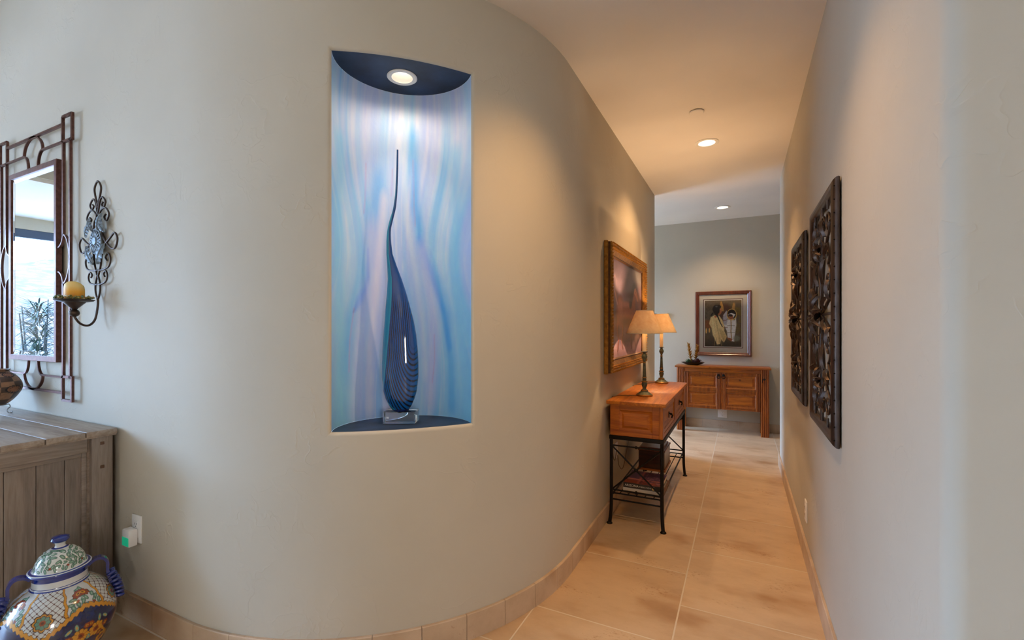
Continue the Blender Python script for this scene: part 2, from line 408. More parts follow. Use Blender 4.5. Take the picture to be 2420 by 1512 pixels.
def ringpt(side, k, t):
    al = PI/2*k/5; d = BN*(1-math.sin(al)); dep = BN*(1-math.cos(al)); dp = d/RA
    if side == 'b': x, y = arcpt(P1-dp+(P2-P1+2*dp)*t, dep); z = NZ0-d
    elif side == 't': x, y = arcpt(P1-dp+(P2-P1+2*dp)*t, dep); z = NZ1+d
    elif side == 'l': x, y = arcpt(P1-dp, dep); z = NZ0-d+(NZ1-NZ0+2*d)*t
    else: x, y = arcpt(P2+dp, dep); z = NZ0-d+(NZ1-NZ0+2*d)*t
    return (x, y, z)
for side, n in (('b', NA), ('t', NA), ('l', 1), ('r', 1)):
    rows = [[bm.verts.new(ringpt(side, k, q/n)) for q in range(n+1)] for k in range(6)]
    for k in range(5):
        for q in range(n): bm.faces.new([rows[k][q], rows[k][q+1], rows[k+1][q+1], rows[k+1][q]])
wall_left = struct(mb.build('wall_left', M['wall'], None, 40, weld=1e-5))
# niche interior
A = Vector((*arcpt(P1, BN), 0)); B = Vector((*arcpt(P2, BN), 0)); Mc = (A+B)/2
tang = (B-A).normalized(); inw = Vector((-tang.y, tang.x, 0))
if inw.dot(Vector((-0.7, 0.7, 0))) < 0: inw = -inw
half = (B-A).length/2; NDEP = 0.262
def backpt(th): return Mc-tang*(half*math.cos(th))+inw*(NDEP*math.sin(th))
n, m_ = 440, 170
TH = np.linspace(0, PI, m_); ZZ = np.linspace(NZ0, NZ1, n)
bx = np.array([backpt(t)[:2] for t in TH])
P = np.zeros((n, m_, 3)); P[:, :, 0] = bx[None, :, 0]; P[:, :, 1] = bx[None, :, 1]; P[:, :, 2] = ZZ[:, None]
U = np.tile((1-np.cos(TH))/2, (n, 1)); Vv = np.tile(((ZZ-NZ0)/(NZ1-NZ0))[:, None], (1, m_))
# painted streaks: straight at the top, flowing round the sculpture below
flow = 0.10*np.exp(-((Vv-0.5)/0.22)**2)
side = np.tanh((U-0.48)*6)
Uw = U+side*flow*0.9+0.02*np.sin(Vv*9+U*4)
st = fbm(Uw*14, Vv*1.1, 11, 4); st2 = fbm(Uw*34, Vv*1.6, 31, 3); st3 = fbm(Uw*7+3, Vv*0.9, 51, 3)
pt = Paint(U, Vv, S3(158, 186, 204))
pt.lay(np.clip((st-0.42)*4, 0, 1)*0.75, S3(118, 172, 204))
pt.lay(np.clip((st3-0.52)*5, 0, 1)*0.7, S3(166, 170, 206))
pt.lay(np.clip((0.42-st3)*5, 0, 1)*0.5, S3(150, 192, 196))
pt.lay(np.clip((st2-0.6)*5, 0, 1)*0.55, S3(196, 196, 214))
pt.lay(np.clip((Vv-0.55)/0.3, 0, 1)*0.5*np.clip((st2-0.3)*3, 0, 1), S3(206, 200, 196))
pt.lay(np.clip((0.45-Vv)/0.45, 0, 1)*np.clip(np.abs(U-0.5)*3-0.5, 0, 1)*0.7, S3(104, 172, 208))
def flowline(pts, w, c, a):
    pts = [(x, v) for x, v in pts]; pt.seg([(x, v*1.0) for x, v in pts], w, c, 0.8, a)
fx = lambda px: (px-780)/337.0
fv = lambda py: 1-(py-115)/(1015-115)
def px_line(L, w, c, a): flowline([(fx(x), fv(y)) for x, y in L], [q/337 for q in w] if isinstance(w, list) else w/337, c, a)
px_line([(905, 240), (893, 400), (868, 520), (866, 610), (858, 670), (836, 725), (824, 800), (818, 900), (816, 1000)], 46, S3(118, 170, 206), 0.35)
px_line([(890, 380), (862, 560), (862, 640), (846, 700), (822, 760), (812, 860)], 26, S3(96, 160, 204), 0.6)
px_line([(864, 560), (864, 630), (858, 668), (840, 702), (826, 728)], [5, 8, 9, 10, 2], S3(44, 128, 178), 0.9)
px_line([(872, 520), (880, 640), (850, 740), (842, 850), (840, 980)], 30, S3(176, 178, 212), 0.75)
px_line([(905, 420), (890, 600), (880, 700), (868, 820), (868, 980)], 16, S3(198, 192, 204), 0.7)
px_line([(985, 240), (990, 420), (1012, 560), (1050, 650), (1072, 740), (1082, 860), (1084, 980)], [20, 18, 16, 18, 18, 16, 16], S3(84, 158, 200), 0.75)
px_line([(1002, 520), (1040, 640), (1064, 720), (1078, 820)], 8, S3(60, 138, 186), 0.6)
px_line([(1010, 560), (1036, 700), (1040, 800), (1030, 960)], 24, S3(184, 178, 204), 0.6)
px_line([(960, 300), (966, 460), (990, 600), (1010, 740), (1018, 900)], 12, S3(192, 196, 212), 0.6)
px_line([(1092, 300), (1092, 600), (1104, 800), (1106, 1000)], 18, S3(120, 178, 214), 0.6)
px_line([(795, 300), (792, 600), (796, 800), (794, 1000)], 16, S3(124, 184, 212), 0.6)
for L in ([(985, 300), (987, 420), (990, 480)], [(928, 330), (926, 400)], [(1041, 790), (1042, 860), (1036, 920)], [(858, 330), (856, 420), (853, 460)], [(828, 720), (818, 800), (816, 880)]):
    px_line(L, 3.0, S3(186, 120, 104), 0.3)
pt.mott(26, 0.07, 71, 2.0, 1.0); pt.C = np.clip(pt.C*np.array([1.28, 1.38, 1.75]), 0, 0.93)
grid_mesh('niche_back', P, pt.C, M['mural'], wall_left)
NT = 40
front = [Vector((*arcpt(P1+(P2-P1)*k/NT, BN), 0)) for k in range(NT+1)]
back = [backpt(PI*k/NT) for k in range(NT+1)]
LN = Vector((-1.317, 1.572, 0))      # niche lamp
def cdt_sheet(name, outline, holes, z, material, parent=None, extra=()):
    pts = [Vector((p[0], p[1])) for p in outline]; faces = [list(range(len(pts)))]; edges = []
    base = len(pts); hs = []
    for (hx, hy, hr) in holes:
        k0 = len(pts); pts += [Vector((hx+hr*math.cos(2*PI*k/32), hy+hr*math.sin(2*PI*k/32))) for k in range(32)]
        edges += [(k0+k, k0+(k+1) % 32) for k in range(32)]
    edges += [(i, (i+1) % base) for i in range(base)]
    pts += [Vector(e) for e in extra]
    vs, es, fs, *_ = delaunay_2d_cdt(pts, edges, faces, 1, 1e-6)
    keep = []
    for f_ in fs:
        c = sum((vs[i] for i in f_), Vector((0, 0)))/len(f_)
        if all((c-Vector((hx, hy))).length > hr*0.995 for hx, hy, hr in holes): keep.append(list(f_))
    mb = MB(); mb.raw([(v.x, v.y, z) for v in vs], keep)
    return mb.build(name, material, parent, 0)
outl = front+back[1:-1][::-1]
cdt_sheet('niche_ceiling', outl, [(LN.x, LN.y, 0.046)], NZ1, M['navy'], wall_left)
cdt_sheet('niche_sill', outl, [], NZ0, M['navy'], wall_left)

# ---- right wall: bull-nosed corner, hall run, far return
RB = 0.035
path_r = [(3.5, YF)]+[(XR+RB-RB*math.sin(a), YF+RB-RB*math.cos(a)) for a in [R(9*k) for k in range(11)]]
path_r += [(XR, y) for y in (2.0, 3.0, 4.0, YE-0.022)]+[(XR+0.004, YE-0.006), (XR+0.012, YE-0.0), (3.5, YE)]
mb = MB()
V = [[mb.bm.verts.new((x, y, z)) for z in (0, HT)] for x, y in path_r]
for a, b_ in zip(V, V[1:]): mb.bm.faces.new([a[0], b_[0], b_[1], a[1]])
struct(mb.build('wall_right', M['wall'], None, 40))
mb = MB(); mb.box(-4.0, 3.5, YB, YB+0.1, 0, HC); struct(mb.build('wall_far', M['wall'], None, 0))
mb = MB(); mb.box(3.5, 3.6, -2.55, YB+0.1, 0, HT); mb.box(3.5, 3.6, -4.6, -3.6, 0, HT); mb.box(3.5, 3.6, -3.6, -2.55, 0, 0.95); mb.box(3.5, 3.6, -3.6, -2.55, 2.05, HT); struct(mb.build('wall_east', M['wall'], None, 0))
# ---- floor
mb = MB(); mb.raw([(-7, -4.5, 0), (3.5, -4.5, 0), (3.5, YB+0.05, 0), (-7, YB+0.05, 0)], [(0, 1, 2, 3)])
struct(mb.build('floor', M['floor'], None, 0))
# ---- ceilings
CANS = [(-0.235, 3.83), (-0.195, 5.96), (-0.29, 1.66)]
o = cdt_sheet('ceiling', [(-4.0, 1.296), (3.5, 1.296), (3.5, YB+0.1), (-4.0, YB+0.1)], [(x, y, 0.062) for x, y in CANS], HC, M['ceiling'])
struct(o)
mb = MB(); mb.box(-1.75, 0.9, 1.25, 1.30, HC-0.001, HT); struct(mb.build('trim_1', M['wall'], None, 0))     # drop above the hall mouth
mb = MB(); mb.box(-7.1, 3.6, -4.6, 1.6, HT, HT+0.1); struct(mb.build('ceiling_front', M['ceiling'], None, 0))
mb = MB(); mb.box(-7.1, -5.2, -1.55, 1.2, 2.53, HT+0.1); struct(mb.build('ceiling_soffit', M['ceiling'], None, 0))
mb = MB(); mb.box(-5.2, -5.17, -1.55, 1.1, 2.56, HT); struct(mb.build('trim_2', M['wall'], None, 0))
# ---- window walls (front-room left and back, corridor end)
mb = MB()
mb.box(-7.1, -7.0, -1.55, 1.2, 2.40, 2.53); mb.box(-7.1, -7.0, -4.6, 1.2, 0, 0.08); mb.box(-7.1, -7.0, 0.95, 1.2, 0, 2.53); mb.box(-7.1, -7.0, -4.6, -4.45, 0, HT); mb.box(-7.1, -7.0, -4.6, -1.55, 3.2, HT); mb.box(-7.1, -7.0, -1.65, -1.45, 0, HT)
struct(mb.build('wall_west', M['wall'], None, 0))
mb = MB()
mb.box(-7.1, 3.5, -4.6, -4.5, 0, HT)
struct(mb.build('wall_south', M['wall'], None, 0))
mb = MB(); mb.box(-3.4, -3.3, YE, YB+0.1, 2.5, HC); mb.box(-3.4, -3.3, YE, YB+0.1, 0, 0.1); struct(mb.build('wall_corridor', M['wall'], None, 0))
M['win_frame'] = plain('slate_blue_frame', S(58, 74, 96), 0.45)
def window(nm, axis, at, lo, hi, z0, z1, posts):
    mb = MB()
    def bx(a, b_, p, q):
        if axis == 'x': mb.box(at-0.07, at-0.01, a, b_, p, q)
        else: mb.box(a, b_, at-0.07, at-0.01, p, q)
    bx(lo, hi, z1-0.09, z1); bx(lo, hi, z0, z0+0.05); bx(lo, lo+0.05, z0, z1); bx(hi-0.05, hi, z0, z1)
    for p in posts: bx(p-0.03, p+0.03, z0, z1)
    w = struct(mb.build(nm, M['win_frame'], None, 0))
    g = MB()
    if axis == 'x': g.raw([(at-0.04, lo, z0), (at-0.04, hi, z0), (at-0.04, hi, z1), (at-0.04, lo, z1)], [(0, 1, 2, 3)])
    else: g.raw([(lo, at-0.04, z0), (hi, at-0.04, z0), (hi, at-0.04, z1), (lo, at-0.04, z1)], [(0, 1, 2, 3)])
    g.build('window_glass', M['pane'], w, 0)
window('window_1', 'x', -7.0, -1.45, 0.95, 0.08, 2.40, (0.5,))
window('window_added_west', 'x', -7.0, -4.45, -1.65, 0.08, 3.2, (-3.0,))  # extra tall west window, added to let in more sky light
window('window_added_east', 'x', 3.62, -3.6, -2.55, 0.95, 2.05, ())  # unseen east window, invented as warm fill for the right wall's front face
window('window_2', 'x', -3.3, YE, YB, 0.1, 2.5, ())
# ---- baseboards in stone pieces
def baseboard(name, path, piece, h=0.11, th=0.013):
    """path: list of (x, y, nx, ny) on the wall face, normal into the room"""
    s = [0]
    for p, q in zip(path, path[1:]): s.append(s[-1]+math.hypot(q[0]-p[0], q[1]-p[1]))
    def at(u):
        for i in range(len(s)-1):
            if u <= s[i+1]+1e-9:
                t = (u-s[i])/max(1e-9, s[i+1]-s[i]); return [path[i][k]+(path[i+1][k]-path[i][k])*t for k in range(4)]
        return path[-1]
    mb = MB(); u = 0; Ltot = s[-1]
    while u < Ltot-0.02:
        e = min(u+piece(u), Ltot); a, b_ = u+0.001, e-0.001; k = max(1, int((e-u)/0.05)); rg = []
        for i in range(k+1):
            x, y, nx, ny = at(a+(b_-a)*i/k); L = math.hypot(nx, ny); nx, ny = nx/L, ny/L
            sec = [(0.0005, 0), (th, 0), (th, h-0.003), (th-0.003, h), (0.0005, h)]
            rg.append([mb.bm.verts.new((x+nx*d, y+ny*d, z)) for d, z in sec])
        for A_, B_ in zip(rg, rg[1:]):
            for q in range(5): mb.bm.faces.new([A_[q], A_[(q+1) % 5], B_[(q+1) % 5], B_[q]])
        mb.bm.faces.new(rg[0]); mb.bm.faces.new(rg[-1][::-1]); u = e
    return struct(mb.build(name, M['base'], None, 30))
pl = [(-5.0, YF, 0, -1), (CX, YF, 0, -1)]+[(*arcpt(R(a)), math.cos(R(a)), math.sin(R(a))) for a in range(-89, 1)]+[(XL, YE, 1, 0)]
baseboard('baseboard_left', pl, lambda u: 0.30 if u < 2.9 else (0.19 if u < 4.95 else 0.3))
pr = [(3.4, YF, 0, -1)]+[(XR+RB-RB*math.sin(a), YF+RB-RB*math.cos(a), -math.sin(a), -math.cos(a)) for a in [R(9*k) for k in range(11)]]+[(XR, YE-0.005, -1, 0)]
baseboard('baseboard_right', pr, lambda u: 0.3)
baseboard('baseboard_far', [(-3.9, YB, 0, -1), (3.4, YB, 0, -1)], lambda u: 0.43)
# ---- outside: desert hillside seen in the mirror
n = 90; xs = np.linspace(-7.2, -120, n); ys = np.linspace(-70, 60, n); XX, YY = np.meshgrid(xs, ys, indexing='ij')
d = -XX-7.2; ZZ_ = -0.25+np.clip(d-14, 0, None)*0.205+0.9*(fbm(XX*0.12, YY*0.12, 5)-0.5)*np.clip(d/20, 0, 1)*3-0.035*np.clip(YY+16, -30, 60)*np.clip(d/50, 0, 1)
ZZ_ = -0.25+(ZZ_+0.25)*np.clip(1.6-np.abs(YY+3.0+0.29*(-XX-3.0))/(16.0), 0.12, 1)
ZZ_ = np.where(d > 58, ZZ_-(d-58)*0.3, ZZ_)
m, nt, b = mat('desert_hillside'); v = coords(nt, (1, 1, 2.4)); f = noise(nt, v, 0.8, 8, 0.8, 0.2)
nt.links.new(ramp(nt, f, [(0.42, (0.002, 0.0035, 0.006, 1)), (0.5, (0.007, 0.0085, 0.010, 1)), (0.58, (0.036, 0.033, 0.028, 1))]), b.inputs['Base Color']); b.inputs['Roughness'].default_value = 0.95
pb = MB(); pb.raw([(-7.1, -28, -0.2), (-21.5, -28, -0.2), (-21.5, 14, -0.2), (-7.1, 14, -0.2)], [(0, 1, 2, 3)])
struct(pb.build('ground_bounce', plain('pale_bounce_ground', S(168, 176, 186), 0.8, nz=0.1, nscale=3), None, 0))  # pale ground added to bounce sky light in through the west windows
hill = grid_mesh('hillside', np.stack([XX, YY, ZZ_], -1), None, m); struct(hill)

# ================================================================== LIGHT FIXTURES
def can_light(name, label, x, y, z, r, lens_mat, tilt=0, group=None):
    t = thing(name, label, 'ceiling light', (x, y, z), 0, group)
    MB().lathe([(r*0.98, 0.0), (r*1.38, 0.0), (r*1.40, -0.003), (r*1.3, -0.006), (r*0.98, -0.004), (r*0.98, 0.0)], 40).build('trim_ring', M['trim'], t)
    MB().lathe([(r*0.985, -0.003), (r*0.93, 0.025), (r*0.8, 0.055)], 40).build('reflector', M['trim'], t)
    Mx = Matrix.Translation((0, 0, 0.034)) @ Matrix.Rotation(R(tilt), 4, 'Y')
    MB().lathe([(0, -0.004), (r*0.45, -0.003), (r*0.78, 0.0), (r*0.83, 0.004), (0, 0.006)], 32, M=Mx).build('lens', lens_mat, t)
    return t
can_light('recessed_downlight', 'recessed ceiling light over the pine console table, inner lens tilted toward the wall', CANS[0][0], CANS[0][1], HC, 0.062, M['lens'], 16, 'hall ceiling lights')
can_light('recessed_downlight', 'recessed ceiling light at the far end of the hall before the framed print', CANS[1][0], CANS[1][1], HC, 0.062, M['lens'], 0, 'hall ceiling lights')
can_light('recessed_downlight', 'recessed ceiling light at the hall mouth, nearest the curved wall niche', CANS[2][0], CANS[2][1], HC, 0.062, M['lens'], 10, 'hall ceiling lights')
can_light('niche_downlight', 'recessed round light in the dark blue top of the niche', LN.x, LN.y, NZ1, 0.046, M['lens_niche'], 0)
def spot(name, loc, target, power, color, size, blend, rad=0.03):
    L = bpy.data.lights.new(name, 'SPOT'); L.energy = power; L.color = color; L.spot_size = R(size); L.spot_blend = blend; L.shadow_soft_size = rad
    o = bpy.data.objects.new(name, L); col.objects.link(o); o.location = loc
    o.rotation_euler = (Vector(target)-Vector(loc)).to_track_quat('-Z', 'Y').to_euler(); return o
WARM = (1.0, 0.58, 0.26)
spot('downlight_beam', (CANS[0][0], CANS[0][1], HC+0.005), (-0.62, 3.83, 0.0), 70, WARM, 110, 0.75)
spot('corridor_beam', (CANS[1][0], CANS[1][1], HC+0.005), (-0.195, 6.1, 0.0), 58, (1.0, 0.68, 0.38), 115, 1.0)
spot('entry_beam', (CANS[2][0], CANS[2][1], HC+0.005), (-0.47, 1.62, 0.0), 64, (1.0, 0.56, 0.21), 116, 0.9)
spot('niche_beam_core', (LN.x, LN.y, NZ1-0.012), (LN.x, LN.y, 0), 17, (1.0, 0.88, 0.74), 62, 1.0, 0.03)
spot('niche_beam', (LN.x, LN.y, NZ1-0.012), (LN.x, LN.y, 0), 5.2, (1.0, 0.78, 0.56), 152, 1.0, 0.04)

# ceiling cover plate and speaker
t = thing('ceiling_cover_plate', 'small flat round blank cover on the hall ceiling near the recessed light', 'cover plate', (-0.262, 3.25, HC))
MB().lathe([(0, -0.010), (0.042, -0.010), (0.046, -0.007), (0.046, -0.004)], 40).build('disc', M['ceiling'], t)
MB().lathe([(0.036, -0.006), (0.036, 0.0)], 32).build('collar', M['slot'], t)
t = thing('ceiling_speaker', 'round flush ceiling speaker seen in the mirror', 'speaker', (-5.95, -0.27, 2.53))
MB().lathe([(0.0, -0.008), (0.12, -0.008), (0.135, -0.006), (0.14, 0.0)], 40).build('grille', M['ceiling'], t)

# ================================================================== NICHE SCULPTURE
CAMYAW = R(26.5)
t = thing('glass_sculpture', 'tall teardrop blue glass sculpture on clear block inside the painted niche', 'sculpture', (-1.322, 1.572, NZ0), CAMYAW)
k_ = 0.00184
prof = [(354, 937.3, 941.2), (400, 936.2, 940.9), (458, 933.8, 938.8), (493, 929, 935.4), (520, 920.5, 928.5), (540, 915.5, 923.5), (565, 912.8, 923.2), (600, 912.8, 927.5), (630, 914.8, 938), (659, 916, 949), (692, 914, 960), (725, 911, 969), (758, 908.5, 977.5), (791, 905.8, 983.5), (824, 903.8, 987), (857, 902.6, 989), (890, 902.4, 988.8), (924, 906, 985), (942, 911.5, 979.5), (957, 918.5, 973), (968, 927, 966), (973, 934, 959), (975, 946, 947)]
teal_b = [(354, 938.2), (458, 936), (520, 925.2), (540, 919.5), (565, 919), (600, 919.5), (630, 924), (659, 928.4), (692, 929.4), (725, 929), (791, 924), (857, 918.5), (890, 914.5), (924, 909), (940, 911), (975, 946)]
ya = np.array([p[0] for p in prof], float); la = np.array([p[1] for p in prof]); ra = np.array([p[2] for p in prof])
from_y = np.concatenate([np.linspace(354, 600, 60)[:-1], np.linspace(600, 940, 190)[:-1], np.linspace(940, 975, 40)])
def smooth_i(y, x0, v0):
    w = np.interp(y, x0, v0); ker = np.hanning(9); ker /= ker.sum(); pad = np.concatenate([np.full(4, w[0]), w, np.full(4, w[-1])]); return np.convolve(pad, ker, 'valid')
Lx = smooth_i(from_y, ya, la); Rx = smooth_i(from_y, ya, ra); Tb = np.interp(from_y, [q[0] for q in teal_b], [q[1] for q in teal_b])
nth = 440; th = np.linspace(0, 2*PI, nth, endpoint=False)
cxp = (Lx+Rx)/2; hw = (Rx-Lx)/2
dep = np.maximum(hw*0.62, np.minimum(hw, 1.8))
PX = cxp[:, None]+hw[:, None]*np.cos(th)[None]
PYd = -dep[:, None]*np.sin(th)[None]*k_
# a soft crease where the teal flank meets the blue face
frontm = np.sin(th)[None] > 0
Z = 1.32-(from_y-775)*k_-NZ0
P = np.stack([(PX-948)*k_, PYd*(1+0.10*np.exp(-((PX-Tb[:, None])/5.0)**2)*frontm), np.tile(Z[:, None], (1, nth))], -1)
Yp = np.tile(from_y[:, None], (1, nth))
pt = Paint(PX, Yp, S3(6, 66, 140))
deepb = np.clip((PX-Tb[:, None])/np.maximum(4, (Rx-Tb))[:, None], 0, 1)
pt.lay(np.clip(1-deepb*4, 0, 1)*0.8, S3(8, 44, 112)); pt.lay(np.clip((Yp-860)/90, 0, 1)*0.6, S3(8, 96, 168)); pt.lay(np.clip((640-Yp)/60, 0, 1), S3(16, 70, 138))
q = np.sqrt(((980-PX)/52.0)**2+(np.maximum(0, Yp-805)/150.0)**2)
q = np.where(Yp < 805, (980-PX)/52.0+(805-Yp)*0.0010, q)
ph = (q*12) % 1.0
strp = np.clip(1-np.abs(ph-0.5)/(0.22+0.03*np.sin(q*7)), 0, 1)*np.clip((Yp-690)/60, 0, 1)*np.clip(q*3-0.25, 0, 1)
pt.lay(np.clip(strp*2.5, 0, 1)*(deepb > 0.04)*frontm, S3(4, 12, 34))
teal = np.clip((Tb[:, None]-PX)/0.8+0.5, 0, 1)
pt.lay(teal, S3(0, 128, 168)); pt.lay(teal*np.clip((PX-Tb[:, None]+5)/5, 0, 1)*0.5, S3(60, 175, 205)); pt.lay(teal*np.clip((540-Yp)/60, 0, 1)*0.6, S3(36, 140, 168))
m = painted('sculpture_glass', 0.08, 1.0); M['sculpt'] = m
grid_mesh('teardrop', P, pt.C, m, t, wrap=True, smooth=80)
MB().lathe([(0.012, 0.052), (0.034, 0.052), (0.036, 0.056), (0.024, 0.060), (0.018, 0.062), (0.03, 0.068)], 36).build('collar', plain('navy_glass', S(8, 24, 90), 0.08, 0, 1.0), t)
MB().box(-0.068, 0.068, -0.045, 0.045, 0.001, 0.052, 0.002).build('base_block', M['acrylic'], t)

# ================================================================== CONSOLE TABLE IN THE HALL
T0 = (-0.622, 3.72, 0)
t = thing('console_table', 'honey pine console table with two drawers on black iron legs against hall wall', 'table', T0)
MB().box(-0.193, 0.193, -0.66, 0.66, 0.808, 0.832, 0.004).build('table_top', M['pine'], t)
MB().box(-0.168, 0.150, -0.615, 0.615, 0.597, 0.808).build('drawer_case', M['pine'], t)
def raised(mb, O, U, V, N, w, h, fr, dep, field):
    """raised panel: sunk bevel around a flat field"""
    mb.frame(w, h, [(0, 0), (0, 0.002), (fr*0.35, -dep), (fr*0.35+0.003, -dep), (fr, dep*0.35), (fr, -dep*1.5)], O, U, V, N)
    O, U, V, N = Vector(O), Vector(U), Vector(V), Vector(N); a, b_ = w/2-fr, h/2-fr
    mb.raw([O+U*(a*i)+V*(b_*j)+N*(dep*0.35) for i, j in ((-1, -1), (1, -1), (1, 1), (-1, 1))], [(0, 1, 2, 3)])
for s_ in (-1, 1):
    mb = MB(); N = (0, s_, 0); yy = s_*0.635
    mb.box(-0.172, -0.112, min(yy, s_*0.612), max(yy, s_*0.612), 0.597, 0.808, 0.002); mb.box(0.104, 0.1475, min(yy, s_*0.612), max(yy, s_*0.612), 0.597, 0.808, 0.002)
    mb.box(-0.112, 0.104, min(yy, s_*0.612), max(yy, s_*0.612), 0.770, 0.808, 0.002); mb.box(-0.112, 0.104, min(yy, s_*0.612), max(yy, s_*0.612), 0.597, 0.632, 0.002)
    raised(mb, (-0.004, s_*0.632, 0.701), (1, 0, 0), (0, 0, 1), N, 0.216, 0.138, 0.034, 0.008, 0)
    mb.build('end_panel', M['pine_x'], t, 20)
mb = MB()
for y0, y1 in ((-0.635, -0.572), (-0.03, 0.03), (0.572, 0.635)): mb.box(0.148, 0.172, y0, y1, 0.597, 0.808, 0.002)
mb.box(0.148, 0.171, -0.572, 0.572, 0.785, 0.808, 0.002); mb.box(0.148, 0.171, -0.572, 0.572, 0.597, 0.625, 0.002)
mb.build('face_frame', M['pine_z'], t, 20)
for y0 in (-0.301, 0.301):
    mb = MB(); mb.frame(0.538, 0.158, [(0, -0.02), (0, 0.0), (0.022, 0.0), (0.03, -0.008), (0.03, -0.02)], (0.168, y0, 0.705), (0, 1, 0), (0, 0, 1), (1, 0, 0))
    mb.box(0.150, 0.163, y0-0.24, y0+0.24, 0.655, 0.755)
    dr = mb.build('drawer', M['pine'], t, 20)
    mb = MB(); mb.box(0.162, 0.168, y0-0.012, y0+0.012, 0.683, 0.727, 0.003); mb.tube([(0.168, y0, 0.715), (0.182, y0, 0.712), (0.188, y0, 0.700), (0.184, y0, 0.688)], 0.005); mb.ball((0.180, y0, 0.709), 0.009); mb.ball((0.184, y0, 0.688), 0.006)
    mb.build('drawer_pull', M['iron'], dr)
mb = MB()
for s_ in (-1, 1):
    mb.box(-0.178, 0.178, s_*0.628-0.013, s_*0.628+0.013, 0.570, 0.596, 0.002)
    mb.box(s_*0.165-0.013, s_*0.165+0.013, -0.628, 0.628, 0.570, 0.596, 0.002)
mb.build('iron_rim', M['iron'], t)
for sx in (-1, 1):
    for sy in (-1, 1):
        x, y = sx*0.165, sy*0.628; p = []
        for k in range(15):
            z = 0.572-0.568*k/14; q = max(0, (0.15-z)/0.15); p.append((x+sx*0.010*q*q, y+sy*0.014*q*q, z))
        mb = MB(); mb.tube(p, 0.0115, 10); mb.lathe([(0.0, 0.012), (0.012, 0.012), (0.019, 0.006), (0.02, 0.0), (0, 0)], 16, (p[-1][0], p[-1][1], 0))
        mb.build('leg', M['iron'], t)
for sy in (-1, 1):
    y = sy*0.628
    for z in (0.527, 0.227, 0.163):
        mb = MB(); mb.tube([(-0.165, y, z), (0.165, y, z)], 0.0055)
        if z > 0.2: mb.ball((0, y, z), 0.010); mb.lathe([(0.006, -0.008), (0.011, -0.004), (0.011, 0.004), (0.006, 0.008)], 12, M=Matrix.Translation((0, y, z)) @ Matrix.Rotation(PI/2, 4, 'Y'))
        mb.build('stretcher', M['iron'], t)
    mb = MB(); mb.tube([(-0.16, y, 0.522), (0.16, y, 0.230)], 0.0055); mb.tube([(0.16, y, 0.522), (-0.16, y, 0.230)], 0.0055); mb.ball((0, y, 0.376), 0.014, 0.009, 0.012)
    mb.build('cross_brace', M['iron'], t)
mb = MB()
for x in (-0.155, 0.155): mb.tube([(x, -0.628, 0.200), (x, 0.628, 0.200)], 0.006)
for sy in (-1, 1): mb.tube([(-0.165, sy*0.615, 0.200), (0.165, sy*0.615, 0.200)], 0.005)
mb.build('shelf_rim', M['iron'], t)
for x in (-0.11, -0.055, 0.0, 0.055, 0.11):
    MB().tube([(x, -0.615, 0.203), (x, 0.615, 0.203)], 0.0035, 6).build('shelf_rod', M['iron'], t)
# ---- things on the shelf
def book(name, label, x0, x1, y0, y1, z0, th, cover_m, spine_m, group=None, rz=0):
    t = thing(name, label, 'book', ((x0+x1)/2, (y0+y1)/2, z0), rz, group); a, b_ = (x1-x0)/2, (y1-y0)/2
    MB().box(-a, a, -b_, b_, 0, 0.003, 0.001).build('back_cover', cover_m, t, 20)
    MB().box(-a, a, -b_, b_, th-0.003, th, 0.001).build('front_cover', cover_m, t, 20)
    MB().box(-a, a, -b_, -b_+0.004, 0.002, th-0.002, 0.001).build('spine', spine_m, t, 20)
    MB().box(-a+0.004, a-0.004, -b_+0.004, b_-0.005, 0.003, th-0.003).build('pages', M['paper'], t, 20)
    return t, a, b_
ZS = 0.2075
BK = 'books on the console shelf'
book('book', 'brown book at the bottom of the shelf stack, sticking out past the others', -0.70, -0.455, 3.125, 3.46, ZS, 0.016, M['book_brown'], M['book_brown'], BK)
book('book', 'pale grey book in the middle of the stack on the console shelf', -0.715, -0.47, 3.118, 3.42, ZS+0.0163, 0.022, M['book_white'], M['book_white'], BK)
tb, a, b_ = book('book', 'black-spined book with purple sunset photo cover on top of the shelf stack', -0.712, -0.468, 3.115, 3.40, ZS+0.0386, 0.034, M['book_black'], M['book_black'], BK)
n, m_ = 60, 60; u = np.linspace(0, 1, m_); v = np.linspace(0, 1, n); UU, VV = np.meshgrid(u, v)
pt = Paint(UU, VV, S3(96, 64, 110)); pt.lay(np.clip((0.30-VV)*9, 0, 1), S3(150, 56, 36)); pt.lay(np.clip(1-np.abs(VV-0.33)*16, 0, 1), S3(206, 120, 96)); pt.lay((UU < 0.42)*np.clip(1-np.abs(UU-0.38)*20, 0, 1), S3(190, 110, 100)); pt.lay((fbm(UU*9, VV*16, 3) > 0.55)*(UU > 0.42)*0.8, S3(40, 30, 66)); pt.lay((fbm(UU*14, VV*24, 8) > 0.62)*(UU > 0.42)*0.6, S3(200, 150, 170))
grid_mesh('cover_photo', np.stack([(-a+0.002)+(2*a-0.004)*UU, (-b_+0.002)+(2*b_-0.004)*VV, np.full(UU.shape, 0.0343)], -1), pt.C, M['cover'], tb)
def text_mesh(name, body, size, material, parent, Mx):
    cu = bpy.data.curves.new('t', 'FONT'); cu.body = body; cu.size = size; cu.extrude = 0.0002; cu.align_y = 'CENTER'
    ob = bpy.data.objects.new('t', cu); col.objects.link(ob); dg = bpy.context.evaluated_depsgraph_get()
    me = bpy.data.meshes.new_from_object(ob.evaluated_get(dg)); bpy.data.objects.remove(ob)
    me.transform(Mx); return link(name, me, material, parent, 0)
text_mesh('spine_lettering', 'ARIZONA', 0.0205, M['lettering'], tb, Matrix.Translation((-a+0.010, -b_-0.0004, 0.017)) @ Matrix.Rotation(PI/2, 4, 'X'))
